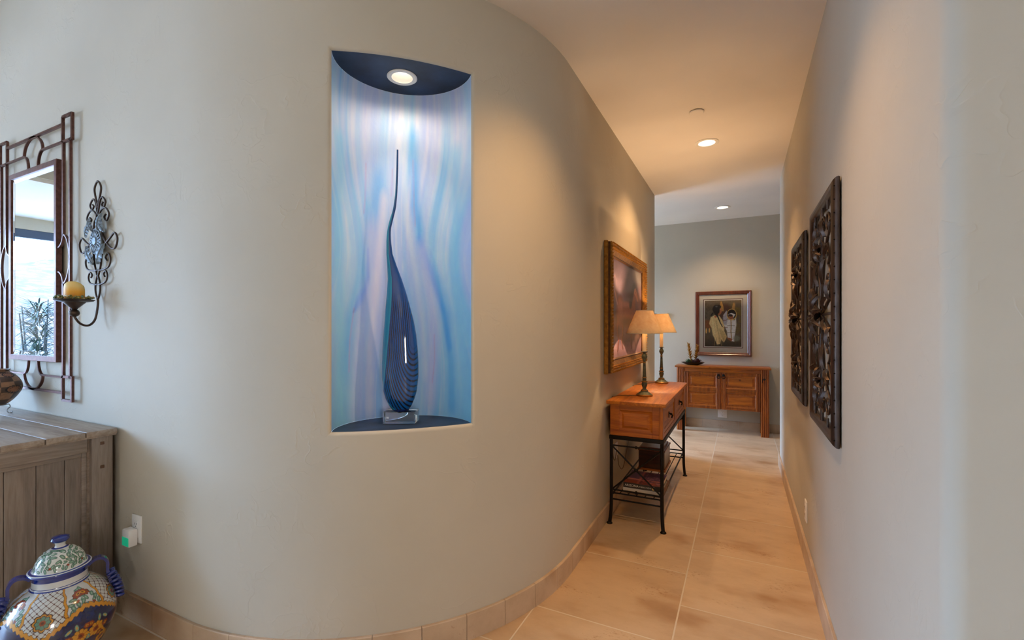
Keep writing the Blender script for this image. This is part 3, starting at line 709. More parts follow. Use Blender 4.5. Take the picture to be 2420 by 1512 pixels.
text_mesh('spine_lettering', 'THEN & NOW', 0.0125, M['lettering'], tb, Matrix.Translation((-a+0.1035, -b_-0.0004, 0.016)) @ Matrix.Rotation(PI/2, 4, 'X'))
MB().box(a-0.056, a-0.042, -b_-0.0006, -b_, 0.006, 0.028).build('spine_emblem', plain('cream_patch', S(214, 178, 112), 0.5), tb, 0)
t = thing('wooden_box', 'dark wooden lidded box behind the books on the console shelf', 'box', (-0.625, 3.84, ZS))
MB().box(-0.098, 0.098, -0.15, 0.15, 0.016, 0.150, 0.003).build('body', M['dark_mahogany'], t, 20)
MB().box(-0.106, 0.106, -0.158, 0.158, 0.0, 0.018, 0.003).build('plinth', M['pine_x'], t, 20)
mb = MB(); mb.box(-0.104, 0.104, -0.156, 0.156, 0.151, 0.166, 0.005); mb.box(-0.088, 0.088, -0.14, 0.14, 0.166, 0.178, 0.005); mb.build('lid', M['mahogany'], t, 20)

# ---- lamps
def table_lamp(x, y, label, cordpts):
    t = thing('table_lamp', label, 'lamp', (x, y, 0.832), 0, 'candlestick lamps on the console table')
    MB().lathe([(0, 0), (0.056, 0), (0.058, 0.003), (0.058, 0.010), (0.055, 0.013)], 40).build('base_rim', M['brass_edge'], t)
    MB().lathe([(0.055, 0.0125), (0.046, 0.017), (0.036, 0.026), (0.026, 0.033), (0.0255, 0.036), (0.025, 0.043), (0.016, 0.048), (0.012, 0.054), (0.014, 0.062), (0.0195, 0.078), (0.020, 0.086), (0.016, 0.098), (0.0145, 0.101)], 32).build('base', M['verdigris'], t)
    for z, r in ((0.040, 0.0262), (0.104, 0.0225), (0.133, 0.0165), (0.240, 0.0118)): MB().lathe([(r-0.007, z-0.006), (r-0.001, z-0.004), (r, z), (r-0.001, z+0.004), (r-0.007, z+0.006)], 28).build('ring', M['brass_edge'], t)
    MB().lathe([(0.013, 0.105), (0.0145, 0.118), (0.013, 0.13), (0.0135, 0.14), (0.0125, 0.15), (0.0095, 0.225), (0.0085, 0.24), (0.008, 0.252), (0.012, 0.262), (0.0195, 0.276), (0.0205, 0.284), (0.016, 0.297), (0.0105, 0.304), (0.012, 0.312), (0.017, 0.316)], 28).build('stem', M['verdigris'], t)
    MB().lathe([(0.0, 0.316), (0.023, 0.316), (0.025, 0.320), (0.0235, 0.3205), (0.0, 0.318)], 28).build('drip_pan', M['pewter'], t)
    MB().lathe([(0.0148, 0.319), (0.0148, 0.450), (0.0, 0.452)], 24).build('candle_sleeve', M['candle_tube'], t)
    MB().lathe([(0.007, 0.452), (0.013, 0.462), (0.016, 0.472), (0.021, 0.492), (0.023, 0.512), (0.018, 0.532), (0.0, 0.540)], 20).build('bulb', M['bulb'], t)
    mb = MB(); n = 48; ro = [(0.128, 0.449), (0.128, 0.449), (0.058, 0.614), (0.0570, 0.614), (0.1268, 0.4495)]
    mb.lathe(ro[1:]+[ro[1]], n); sh = mb.build('lamp_shade', M['shade'], t, 50)
    for r, z in ((0.1283, 0.4495), (0.0583, 0.6135)): MB().lathe([(r-0.0016, z-0.002), (r+0.0006, z-0.002), (r+0.0006, z+0.002), (r-0.0016, z+0.002), (r-0.0016, z-0.002)], n).build('shade_binding', M['paper'], sh)
    mb = MB(); mb.tube([(0, 0.0, 0.452), (0.027, 0, 0.48), (0.032, 0, 0.52), (0.02, 0, 0.575), (0, 0, 0.598)], 0.0012, 6); mb.tube([(0, 0, 0.452), (-0.027, 0, 0.48), (-0.032, 0, 0.52), (-0.02, 0, 0.575), (0, 0, 0.598)], 0.0012, 6)
    for k in range(3): mb.tube([(0, 0, 0.598), (0.0575*math.cos(2*PI*k/3), 0.0575*math.sin(2*PI*k/3), 0.608)], 0.0012, 6)
    mb.build('shade_carrier', M['brass_edge'], t)
    MB().tube(cordpts, 0.0022, 6).build('cord', M['cord'], t)
    L = bpy.data.lights.new('lamp_glow', 'POINT'); L.energy = 29; L.color = (1.0, 0.66, 0.36); L.shadow_soft_size = 0.012
    o = bpy.data.objects.new('lamp_glow', L); col.objects.link(o); o.location = (x, y, 0.832+0.548)
    return t
def bez(pts, n=10):
    P = [Vector(p) for p in pts]; out = []
    for i in range(len(P)-1):
        p0, p1, p2, p3 = P[max(0, i-1)], P[i], P[i+1], P[min(len(P)-1, i+2)]
        for k in range(n):
            s_ = k/n; out.append(0.5*((2*p1)+(p2-p0)*s_+(2*p0-5*p1+4*p2-p3)*s_**2+(3*p1-p0-3*p2+p3)*s_**3))
    out.append(P[-1]); return out
def rel(x, y, L): return [(a-x, b_-y, c-0.832) for a, b_, c in L]
LX, LY = -0.622, 3.385; FX, FY = -0.632, 4.245
table_lamp(LX, LY, 'candlestick table lamp standing nearest the painting end, beige shade, on the console table', bez(rel(LX, LY, [(-0.675, 3.365, 0.836), (-0.72, 3.33, 0.835), (-0.78, 3.27, 0.840), (-0.806, 3.24, 0.838), (-0.8165, 3.237, 0.836)]), 6))
table_lamp(FX, FY, 'candlestick table lamp at the far end of the console table by the wall corner', bez(rel(FX, FY, [(-0.682, 4.23, 0.836), (-0.74, 4.12, 0.835), (-0.79, 4.0, 0.838), (-0.806, 3.95, 0.838), (-0.8165, 3.945, 0.836)]), 6))

for lab, pts in (('brown cord hanging behind the near end of the console table down to the outlet', [(-0.8185, 3.237, 0.835), (-0.8215, 3.235, 0.79), (-0.8222, 3.25, 0.56), (-0.8222, 3.28, 0.40), (-0.821, 3.33, 0.36), (-0.819, 3.365, 0.43)]), ('brown cord sagging low along the wall behind the console table', [(-0.8185, 3.945, 0.835), (-0.8215, 3.94, 0.79), (-0.8222, 3.90, 0.56), (-0.822, 3.62, 0.25), (-0.821, 3.46, 0.28), (-0.819, 3.40, 0.375)])):
    c = thing('hanging_cord', lab, 'cord', pts[0], 0, 'lamp cords behind the console'); MB().tube([Vector(p)-Vector(pts[0]) for p in bez(pts, 8)], 0.0022, 6).build('cord', M['cord'], c)

# ================================================================== OUTLETS
def outlet(label, loc, rz, group='white wall outlets', w=0.072, h=0.118):
    t = thing('wall_outlet', label, 'outlet', loc, rz, group)
    MB().box(-w/2, w/2, -0.0065, 0, -h/2, h/2, 0.002).build('cover_plate', M['white_plastic'], t)
    for z in (-0.021, 0.021):
        r_ = MB().box(-0.017, 0.017, -0.0085, -0.005, z-0.017, z+0.017, 0.002).build('socket', M['white_plastic'], t)
        mb = MB(); mb.box(-0.0075, -0.0050, -0.0090, -0.008, z-0.003, z+0.006); mb.box(0.0050, 0.0075, -0.0090, -0.008, z-0.003, z+0.006); mb.box(-0.002, 0.002, -0.0090, -0.008, z-0.011, z-0.007); mb.build('slot', M['slot'], r_)
    return t
outlet('white wall outlet holding the green night light beside the sideboard', (-2.445, YF, 0.414), 0, None, 0.078, 0.122)
outlet('white wall outlet behind the console table with lamp cords plugged in', (XL, 3.385, 0.415), R(90))
outlet('white wall outlet under the amber pine cabinet', (-0.218, YB, 0.20), 0, None, 0.11, 0.11)
outlet('beige wall outlet low on the hall wall below the iron panels', (XR, 3.085, 0.28), R(-90))
t = thing('night_light', 'white plug-in night light with green glowing window below the outlet', 'night light', (-2.455, YF-0.0092, 0.383))
MB().box(-0.029, 0.029, -0.034, 0.0, -0.038, 0.036, 0.004).build('housing', M['white_plastic'], t)
MB().box(-0.026, 0.026, -0.0352, -0.0335, -0.034, 0.004, 0.0005).build('glow_window', M['green_glow'], t)
for k, z in enumerate((0.394, 0.436)):
    pass
mb = MB(); t = thing('wall_mounted_thermostat', 'small white thermostat on the far wall partly behind the far lamp', 'thermostat', (-0.978, YB, 1.484))
MB().box(-0.072, 0.072, -0.026, 0, -0.045, 0.045, 0.004).build('housing', M['white_plastic'], t)
MB().box(-0.048, 0.03, -0.0275, -0.025, -0.012, 0.030, 0.001).build('display', plain('grey_lcd', S(120, 130, 124), 0.3), t)

# ================================================================== HORSE PAINTING
PW, PH = 1.27, 0.905
t = thing('framed_painting', 'large horse painting in ornate gold frame on hall wall above the console table', 'painting', (XL, 3.685, 1.46), R(90))
# local: x along the wall (+x = away from camera = +Y), -y = into the room
mb = MB(); mb.frame(PW, PH, [(0.0, 0.004), (0.0, 0.026), (0.004, 0.030), (0.008, 0.028), (0.010, 0.044), (0.006, 0.050), (0.012, 0.058), (0.022, 0.060), (0.060, 0.046), (0.088, 0.030), (0.092, 0.030), (0.092, 0.004)])
def edge_pts(w, h, ins, step):
    a, b_ = w/2-ins, h/2-ins; out = []
    for k in range(int(2*a/step)): out += [(-a+step*(k+0.5), b_), (-a+step*(k+0.5), -b_)]
    for k in range(int(2*b_/step)): out += [(-a, -b_+step*(k+0.5)), (a, -b_+step*(k+0.5))]
    return out
for x, z in edge_pts(PW, PH, 0.016, 0.022): mb.ball((x, -0.058, z), 0.008, 0.008, 0.008, 6, 4)
for x, z in edge_pts(PW, PH, 0.050, 0.016): mb.ball((x, -0.050, z), 0.007, 0.006, 0.006, 6, 4)
for x, z in edge_pts(PW, PH, 0.034, 0.02): mb.ball((x, -0.055, z), 0.008, 0.006, 0.008, 6, 4)
mb.build('frame', M['gold'], t, 40)
MB().frame(PW-0.17, PH-0.17, [(0, 0.004), (0, 0.034), (0.008, 0.036), (0.016, 0.028), (0.016, 0.004)]).build('inner_slip', M['gold_dark'], t, 30)
MB().frame(PW-0.018, PH-0.018, [(0.0, 0.030), (-0.001, 0.030), (-0.001, 0.043), (0.0, 0.043)]).build('edge_band', M['gold_dark'], t, 0)
n, m_ = 190, 260; u = np.linspace(0, 1, m_); v = np.linspace(0, 1, n); UU, VV = np.meshgrid(u, v)
pt = Paint(UU, VV, S3(98, 76, 82))
bgn = fbm(UU*5, VV*4, 21); pt.lay(np.clip((bgn-0.42)*3, 0, 1)*0.7, S3(66, 50, 60)); pt.lay(np.clip((0.45-bgn)*3, 0, 1)*0.6, S3(136, 108, 108))
pt.ell(0.30, 0.80, 0.25, 0.22, S3(126, 100, 106), 0, 0.9, 0.8); pt.ell(0.60, 0.80, 0.22, 0.3, S3(58, 44, 56), 0, 0.9, 0.8)
pt.ell(0.92, 0.93, 0.22, 0.10, S3(150, 140, 128), 0, 0.9, 0.8)
pt.lay(np.clip((0.16-VV)/0.08, 0, 1), S3(132, 100, 104)); pt.lay(np.clip((0.16-VV)/0.1, 0, 1)*np.clip((fbm(UU*8, VV*20, 4)-0.5)*5, 0, 1)*0.6, S3(176, 138, 132))
cw, cd, cl = S3(118, 66, 50), S3(56, 32, 32), S3(158, 104, 84)
for L, w in (([(0.20, 0.42), (0.17, 0.28), (0.21, 0.18), (0.18, 0.08)], [0.07, 0.035, 0.022, 0.024]), ([(0.34, 0.40), (0.33, 0.24), (0.30, 0.16), (0.33, 0.09)], [0.06, 0.03, 0.02, 0.02]), ([(0.60, 0.40), (0.63, 0.26), (0.60, 0.16), (0.62, 0.08)], [0.05, 0.03, 0.018, 0.02]), ([(0.72, 0.42), (0.80, 0.32), (0.76, 0.20)], [0.05, 0.026, 0.018])):
    pt.seg(L, w, cd, 0.4); pt.seg([(x-0.008, y) for x, y in L], [q*0.6 for q in w], cw, 0.6)
pt.ell(0.46, 0.46, 0.25, 0.13, cw, 0, 0.25); pt.ell(0.26, 0.48, 0.12, 0.16, cw, 0, 0.3); pt.ell(0.66, 0.47, 0.11, 0.15, cw, 0, 0.3); pt.ell(0.25, 0.53, 0.07, 0.08, cl, 20, 0.9, 0.8); pt.ell(0.48, 0.37, 0.2, 0.05, cd, 0, 0.9, 0.9); pt.ell(0.44, 0.56, 0.16, 0.03, cl, 0, 0.9, 0.6); pt.ell(0.68, 0.50, 0.05, 0.09, cl, 0, 0.9, 0.6)
pt.seg([(0.64, 0.50), (0.69, 0.62), (0.74, 0.74)], [0.11, 0.08, 0.055], cw, 0.35); pt.seg([(0.73, 0.75), (0.80, 0.70), (0.86, 0.62)], [0.055, 0.042, 0.026], cl, 0.4)
pt.seg([(0.58, 0.56), (0.63, 0.68), (0.70, 0.79), (0.75, 0.79)], [0.05, 0.06, 0.045, 0.02], S3(36, 24, 28), 0.4); pt.seg([(0.735, 0.79), (0.745, 0.84)], [0.014, 0.006], cd, 0.4); pt.ell(0.775, 0.725, 0.008, 0.008, S3(20, 14, 14)); pt.ell(0.862, 0.615, 0.014, 0.012, cd)
pt.seg([(0.17, 0.55), (0.11, 0.66), (0.06, 0.72), (0.05, 0.80), (0.11, 0.83), (0.15, 0.78), (0.13, 0.70)], [0.014, 0.018, 0.016, 0.014, 0.012, 0.01, 0.004], S3(178, 136, 126), 0.6, 0.85)
pt.ell(0.10, 0.75, 0.07, 0.09, S3(150, 122, 126), 0, 0.9, 0.5)
for cx_, cy_ in ((0.78, 0.17), (0.85, 0.22), (0.70, 0.10)): pt.ell(cx_, cy_, 0.05, 0.05, S3(206, 168, 160), 0, 0.9, 0.7)
pt.mott(30, 0.18, 5); pt.mott(90, 0.10, 6); pt.C = pt.C*np.array([0.80, 0.84, 0.98])
cw_, ch_ = PW-0.19, PH-0.19
grid_mesh('canvas', np.stack([(UU-0.5)*cw_, np.full(UU.shape, -0.026), (VV-0.5)*ch_], -1), pt.C, M['canvas'], t)
MB().box(-PW/2+0.02, PW/2-0.02, -0.02, -0.001, -PH/2+0.02, PH/2-0.02).build('backing', M['slot'], t, 0)

# ================================================================== FAR CABINET
t = thing('console_cabinet', 'amber pine cabinet with two panelled doors against the far wall', 'cabinet', (-0.222, 6.465, 0))
MB().box(-0.548, 0.548, -0.178, 0.155, 0.812, 0.836, 0.005).build('cabinet_top', M['oldpine_x'], t)
MB().box(-0.47, 0.47, -0.13, 0.145, 0.30, 0.812).build('case', M['oldpine_x'], t, 0)
for s_ in (-1, 1):
    for fy in (-1, 1):
        y0, y1 = (-0.156, -0.09) if fy < 0 else (0.085, 0.150)
        x0, x1 = (0.437, 0.524) if s_ > 0 else (-0.524, -0.437)
        mb = MB(); mb.box(x0+0.002, x1-0.002, y0+0.004, y1, 0, 0.812)
        if fy < 0:
            for k in range(4):
                xc_ = x0+0.011+k*0.0217; mb.tube([(xc_, y0+0.004, 0.0), (xc_, y0+0.004, 0.812)], 0.0085, 8)
        for k in range(3):
            yc_ = y0+0.012+k*0.021; mb.tube([(x1-0.003 if s_ > 0 else x0+0.003, yc_, 0), (x1-0.003 if s_ > 0 else x0+0.003, yc_, 0.812)], 0.0075, 8)
        mb.build('leg', M['oldpine_z'], t)
MB().box(-0.437, 0.437, -0.150, -0.12, 0.762, 0.812, 0.003).build('top_rail', M['oldpine_x'], t)
for s_ in (-1, 1):
    xa, xb = (0.003, 0.435) if s_ > 0 else (-0.435, -0.003)
    mb = MB(); mb.box(xa, xb, -0.142, -0.128, 0.300, 0.760)
    for x0, x1 in ((xa, xa+0.052), (xb-0.052, xb)):
        mb.box(x0, x1, -0.150, -0.135, 0.300, 0.760, 0.002)
        for k in range(3): mb.tube([(x0+0.010+k*0.016, -0.151, 0.302), (x0+0.010+k*0.016, -0.151, 0.758)], 0.0065, 8)
    for z0, z1, nn in ((0.728, 0.760, 2), (0.508, 0.566, 4), (0.300, 0.338, 2)):
        mb.box(xa+0.052, xb-0.052, -0.148, -0.135, z0, z1, 0.002)
        for k in range(nn): z = z0+(z1-z0)*(k+0.5)/nn; mb.tube([(xa+0.054, -0.149, z), (xb-0.054, -0.149, z)], 0.0058, 8)
    dr = mb.build('door', M['oldpine_z'], t)
    for z0, z1 in ((0.566, 0.728), (0.338, 0.508)):
        mb = MB(); raised(mb, ((xa+xb)/2, -0.145, (z0+z1)/2), (1, 0, 0), (0, 0, 1), (0, -1, 0), xb-xa-0.106, z1-z0-0.004, 0.034, 0.007, 0); mb.build('door_panel', M['oldpine_x'], dr, 20)
    xk = s_*0.029; mb = MB()
    mb.lathe([(0, 0), (0.016, 0.0), (0.014, 0.006), (0.006, 0.010), (0, 0.012)], 16, M=Matrix.Translation((xk, -0.157, 0.728)) @ Matrix.Rotation(PI/2, 4, 'X'))
    mb.tube([(xk+0.019*math.sin(q), -0.168, 0.708-0.019*math.cos(q)+0.0) for q in [2*PI*k/20 for k in range(20)]], 0.004, 6, True); mb.build('ring_pull', M['iron'], dr)
mb = MB(); mb.ball((0.475, -0.168, 0.700), 0.012, 0.008, 0.012); mb.tube([(0.46, -0.170, 0.700), (0.49, -0.170, 0.705)], 0.004); mb.tube([(0.452, -0.166, 0.70), (0.452, -0.166, 0.66)], 0.004); mb.build('latch', M['iron'], t)

# ---- succulent dish
def leaf(mb, base, dirv, L, w, th, curl=0.0, n=6):
    d = Vector(dirv).normalized(); up = Vector((0, 0, 1)); sd = d.cross(up); sd = sd.normalized() if sd.length > 1e-4 else Vector((1, 0, 0)); nr = sd.cross(d)
    rings = []
    for k in range(n+1):
        s_ = k/n; c = Vector(base)+d*(L*s_)+nr*(curl*L*s_*s_); ww = w*(math.sin(PI*min(1, s_*0.85+0.18))**0.8)*(1-s_**4)+0.0004; tt = th*(1-s_)+0.0004
        rings.append([mb.bm.verts.new(c+sd*(ww*a_)+nr*(tt*b2)) for a_, b2 in ((-1, 0.25), (0, -0.6), (1, 0.25), (0, 0.5))])
    for A_, B_ in zip(rings, rings[1:]):
        for k in range(4): mb.bm.faces.new([A_[k], A_[(k+1) % 4], B_[(k+1) % 4], B_[k]])
    mb.bm.faces.new(rings[0][::-1]); mb.bm.faces.new(rings[-1])
t = thing('succulent_arrangement', 'small arrangement of succulents with two ochre spikes in a black dish', 'plant', (-0.565, 6.455, 0.836))
MB().lathe([(0, 0), (0.07, 0), (0.075, 0.004), (0.125, 0.022), (0.147, 0.036), (0.143, 0.037), (0.12, 0.026), (0.07, 0.014), (0, 0.014)], 40, sx=1.0, sy=0.62).build('dish', M['dish'], t)
def rosette(c, rad, layers, material, name):
    mb = MB()
    for li in range(layers):
        el = R(12+70*li/(layers-1)); nn = 9 if li < layers-1 else 5
        for k in range(nn):
            az = 2*PI*(k+0.5*(li % 2))/nn+0.2*li; L = rad*(1-0.45*li/(layers-1))
            leaf(mb, (c[0], c[1], c[2]+0.004*li), (math.cos(az)*math.cos(el), math.sin(az)*math.cos(el), math.sin(el)), L, L*0.26, L*0.10, 0.15)
    mb.build(name, material, t, 60)
rosette((-0.052, -0.015, 0.022), 0.070, 5, M['leaf_green'], 'green_rosette'); rosette((0.055, -0.02, 0.022), 0.085, 6, M['leaf_red'], 'burgundy_rosette'); rosette((-0.02, 0.045, 0.03), 0.06, 4, M['leaf_green'], 'green_rosette'); rosette((0.01, -0.01, 0.03), 0.05, 4, M['leaf_red'], 'burgundy_rosette')
for (x0, z1, lean) in ((-0.014, 0.285, -0.045), (0.026, 0.262, 0.035)):
    mb = MB(); mb.tube([(x0, 0.0, 0.014), (x0+lean*0.3, 0, 0.09), (x0+lean, 0, z1-0.02)], [0.007, 0.009, 0.004], 8)
    for k in range(44):
        s_ = k/43; z = 0.075+(z1-0.095)*s_; x = x0+lean*((z-0.014)/(z1-0.014)); az = k*2.4
        el = R(45+25*s_); leaf(mb, (x, 0, z), (math.cos(az)*math.cos(el), math.sin(az)*math.cos(el), math.sin(el)), 0.066-0.018*s_, 0.0085, 0.003, -0.25)
    mb.build('ochre_spike', M['leaf_gold'], t, 60)

# ---- framed print
PW2, PH2 = 0.666, 0.848
t = thing('framed_print', 'framed portrait print of woman and baby in cradleboard above the amber cabinet', 'picture', (-0.212, YB, 1.380))
MB().frame(PW2, PH2, [(0.0, 0.002), (0.0, 0.020), (0.004, 0.027), (0.016, 0.030), (0.024, 0.024), (0.028, 0.024), (0.036, 0.027), (0.046, 0.018), (0.046, 0.002)]).build('frame', M['mahogany'], t, 30)
MB().box(-PW2/2+0.03, PW2/2-0.03, -0.010, -0.002, -PH2/2+0.03, PH2/2-0.03).build('mat_board', M['mat_board'], t, 0)
mb = MB(); mb.frame(0.475, 0.642, [(0, 0.0095), (0, 0.0107), (0.008, 0.0107), (0.008, 0.0095)]); mb.build('mat_line', M['mat_line'], t, 0)
mb = MB(); mb.frame(0.459, 0.626, [(0, 0.0095), (0, 0.0113), (0.010, 0.0105), (0.010, 0.0095)]); mb.build('mat_bevel', M['mat_core'], t, 0)
n, m_ = 240, 180; u = np.linspace(0, 1, m_); v = np.linspace(0, 1, n); UU, VV = np.meshgrid(u, v)
X_ = 285+UU*690; Y_ = 1198-VV*880
pt = Paint(X_/100, Y_/100, S3(88, 76, 60)); q = lambda L: [(a_/100, b2/100) for a_, b2 in L]
nz = fbm(UU*9, VV*11, 33); pt.lay(np.clip((nz-0.5)*4, 0, 1)*0.7, S3(54, 46, 38)); pt.lay((np.clip((X_-640)/250, 0, 1))*np.clip((nz-0.35)*3, 0, 1)*0.8, S3(120, 98, 46)); pt.lay(np.clip((Y_-980)/160, 0, 1)*0.8, S3(44, 38, 34)); pt.lay(np.clip((430-Y_)/100, 0, 1)*0.6, S3(110, 96, 78))
pt.ell(6.75, 5.4, 1.2, 1.6, S3(72, 36, 28), 0, 0.5, 0.8)
pt.poly(q([(575, 400), (590, 335), (612, 340), (640, 440), (648, 525), (600, 525)]), S3(168, 124, 62), 0.08); pt.poly(q([(800, 480), (815, 390), (838, 360), (858, 400), (850, 500)]), S3(164, 122, 66), 0.08)
cream = S3(214, 190, 138); cream2 = S3(178, 154, 104)
pt.poly(q([(290, 690), (380, 690), (430, 760), (400, 850), (290, 850)]), S3(124, 70, 34), 0.3, 0.8); pt.ell(3.15, 9.0, 0.14, 0.5, S3(210, 166, 96), 0, 0.4); pt.ell(3.75, 8.9, 0.14, 0.45, S3(206, 160, 92), 0, 0.4)
pt.poly(q([(400, 640), (470, 600), (560, 610), (620, 690), (660, 800), (655, 900), (700, 1000), (690, 1040), (650, 1120), (600, 1060), (580, 1150), (520, 1160), (480, 1060), (440, 980), (415, 840), (370, 760)]), cream, 0.12)
pt.poly(q([(560, 860), (640, 900), (700, 1010), (650, 1110), (590, 1010)]), cream2, 0.25, 0.8); pt.seg(q([(500, 700), (530, 850), (560, 1000), (570, 1120)]), 0.18, cream2, 0.8, 0.8); pt.seg(q([(430, 660), (450, 800), (480, 960)]), 0.2, S3(232, 212, 164), 0.9, 0.6); pt.poly(q([(465, 620), (500, 605), (520, 640), (480, 650)]), S3(186, 92, 60), 0.1)
for k in range(7): pt.seg(q([(440+k*35, 1030), (430+k*36, 1180)]), 0.07, cream2 if k % 2 else S3(70, 56, 40), 0.8, 0.7)
hair = S3(24, 18, 18)
pt.ell(5.55, 5.28, 0.52, 0.75, S3(150, 88, 58), 10, 0.2); pt.poly(q([(590, 480), (608, 540), (590, 575), (560, 595), (545, 560)]), S3(160, 92, 60), 0.1); pt.ell(5.80, 5.05, 0.2, 0.3, S3(196, 128, 88), 0, 0.9, 0.7); pt.ell(5.05, 4.95, 0.68, 0.9, hair, -12, 0.2); pt.ell(5.45, 4.45, 0.55, 0.4, hair, -15, 0.3); pt.seg(q([(500, 560), (540, 640), (580, 740), (622, 820)]), [0.35, 0.16, 0.12, 0.10], hair, 0.4); pt.seg(q([(440, 560), (410, 600)]), 0.2, hair, 0.6); pt.ell(5.1, 4.35, 0.2, 0.12, S3(110, 106, 108), 0, 0.9, 0.6)
pt.ell(5.86, 5.15, 0.07, 0.035, hair, 0, 0.5); pt.ell(5.72, 5.72, 0.1, 0.03, S3(110, 48, 40), 0, 0.5)
white = S3(214, 212, 214); wsh = S3(160, 156, 170)
pt.poly(q([(640, 600), (700, 520), (720, 680), (850, 700), (870, 620), (880, 780), (850, 1000), (840, 1100), (790, 1090), (720, 1020), (705, 900), (650, 780)]), white, 0.15); pt.poly(q([(632, 640), (700, 520), (715, 690), (700, 790), (645, 770)]), wsh, 0.2, 0.9)
pt.ell(7.95, 5.9, 0.92, 1.08, S3(206, 168, 96), 0, 0.08); pt.ell(7.95, 5.85, 0.82, 0.92, S3(28, 20, 22), 0, 0.1); pt.poly(q([(725, 590), (790, 560), (860, 590), (800, 690), (770, 680)]), white, 0.1); pt.ell(7.82, 6.35, 0.42, 0.5, S3(150, 88, 58), 0, 0.2); pt.ell(7.7, 6.05, 0.42, 0.22, S3(34, 24, 24), 10, 0.3); pt.ell(7.62, 6.3, 0.06, 0.03, hair); pt.ell(7.98, 6.3, 0.06, 0.03, hair); pt.ell(7.82, 6.62, 0.1, 0.03, S3(104, 50, 42))
pt.seg(q([(780, 700), (785, 800), (780, 900), (790, 1040)]), 0.12, S3(150, 118, 70), 0.5); 
for yy in (800, 935): pt.seg(q([(715, yy), (850, yy)]), 0.05, S3(90, 80, 60), 0.6); 
for yy in (690, 830): pt.seg(q([(640, yy+10), (720, yy)]), 0.06, S3(110, 50, 40), 0.6)
pt.poly(q([(700, 1025), (760, 1030), (810, 1055), (790, 1100), (740, 1070)]), S3(140, 84, 56), 0.1); pt.ell(8.8, 10.4, 0.6, 0.5, S3(120, 120, 104), 0, 0.8, 0.8); pt.mott(8, 0.25, 9, 1.0, 1.0); pt.mott(20, 0.15, 19); pt.C = np.clip(pt.C*1.3, 0, 0.95)
grid_mesh('print', np.stack([(UU-0.5)*0.439, np.full(UU.shape, -0.0102), (VV-0.5)*0.606], -1), pt.C, M['print'], t)
MB().raw([(-0.29, -0.0145, -0.38), (0.29, -0.0145, -0.38), (0.29, -0.0145, 0.38), (-0.29, -0.0145, 0.38)], [(0, 1, 2, 3)]).build('picture_glass', M['picture_glass'], t, 0)

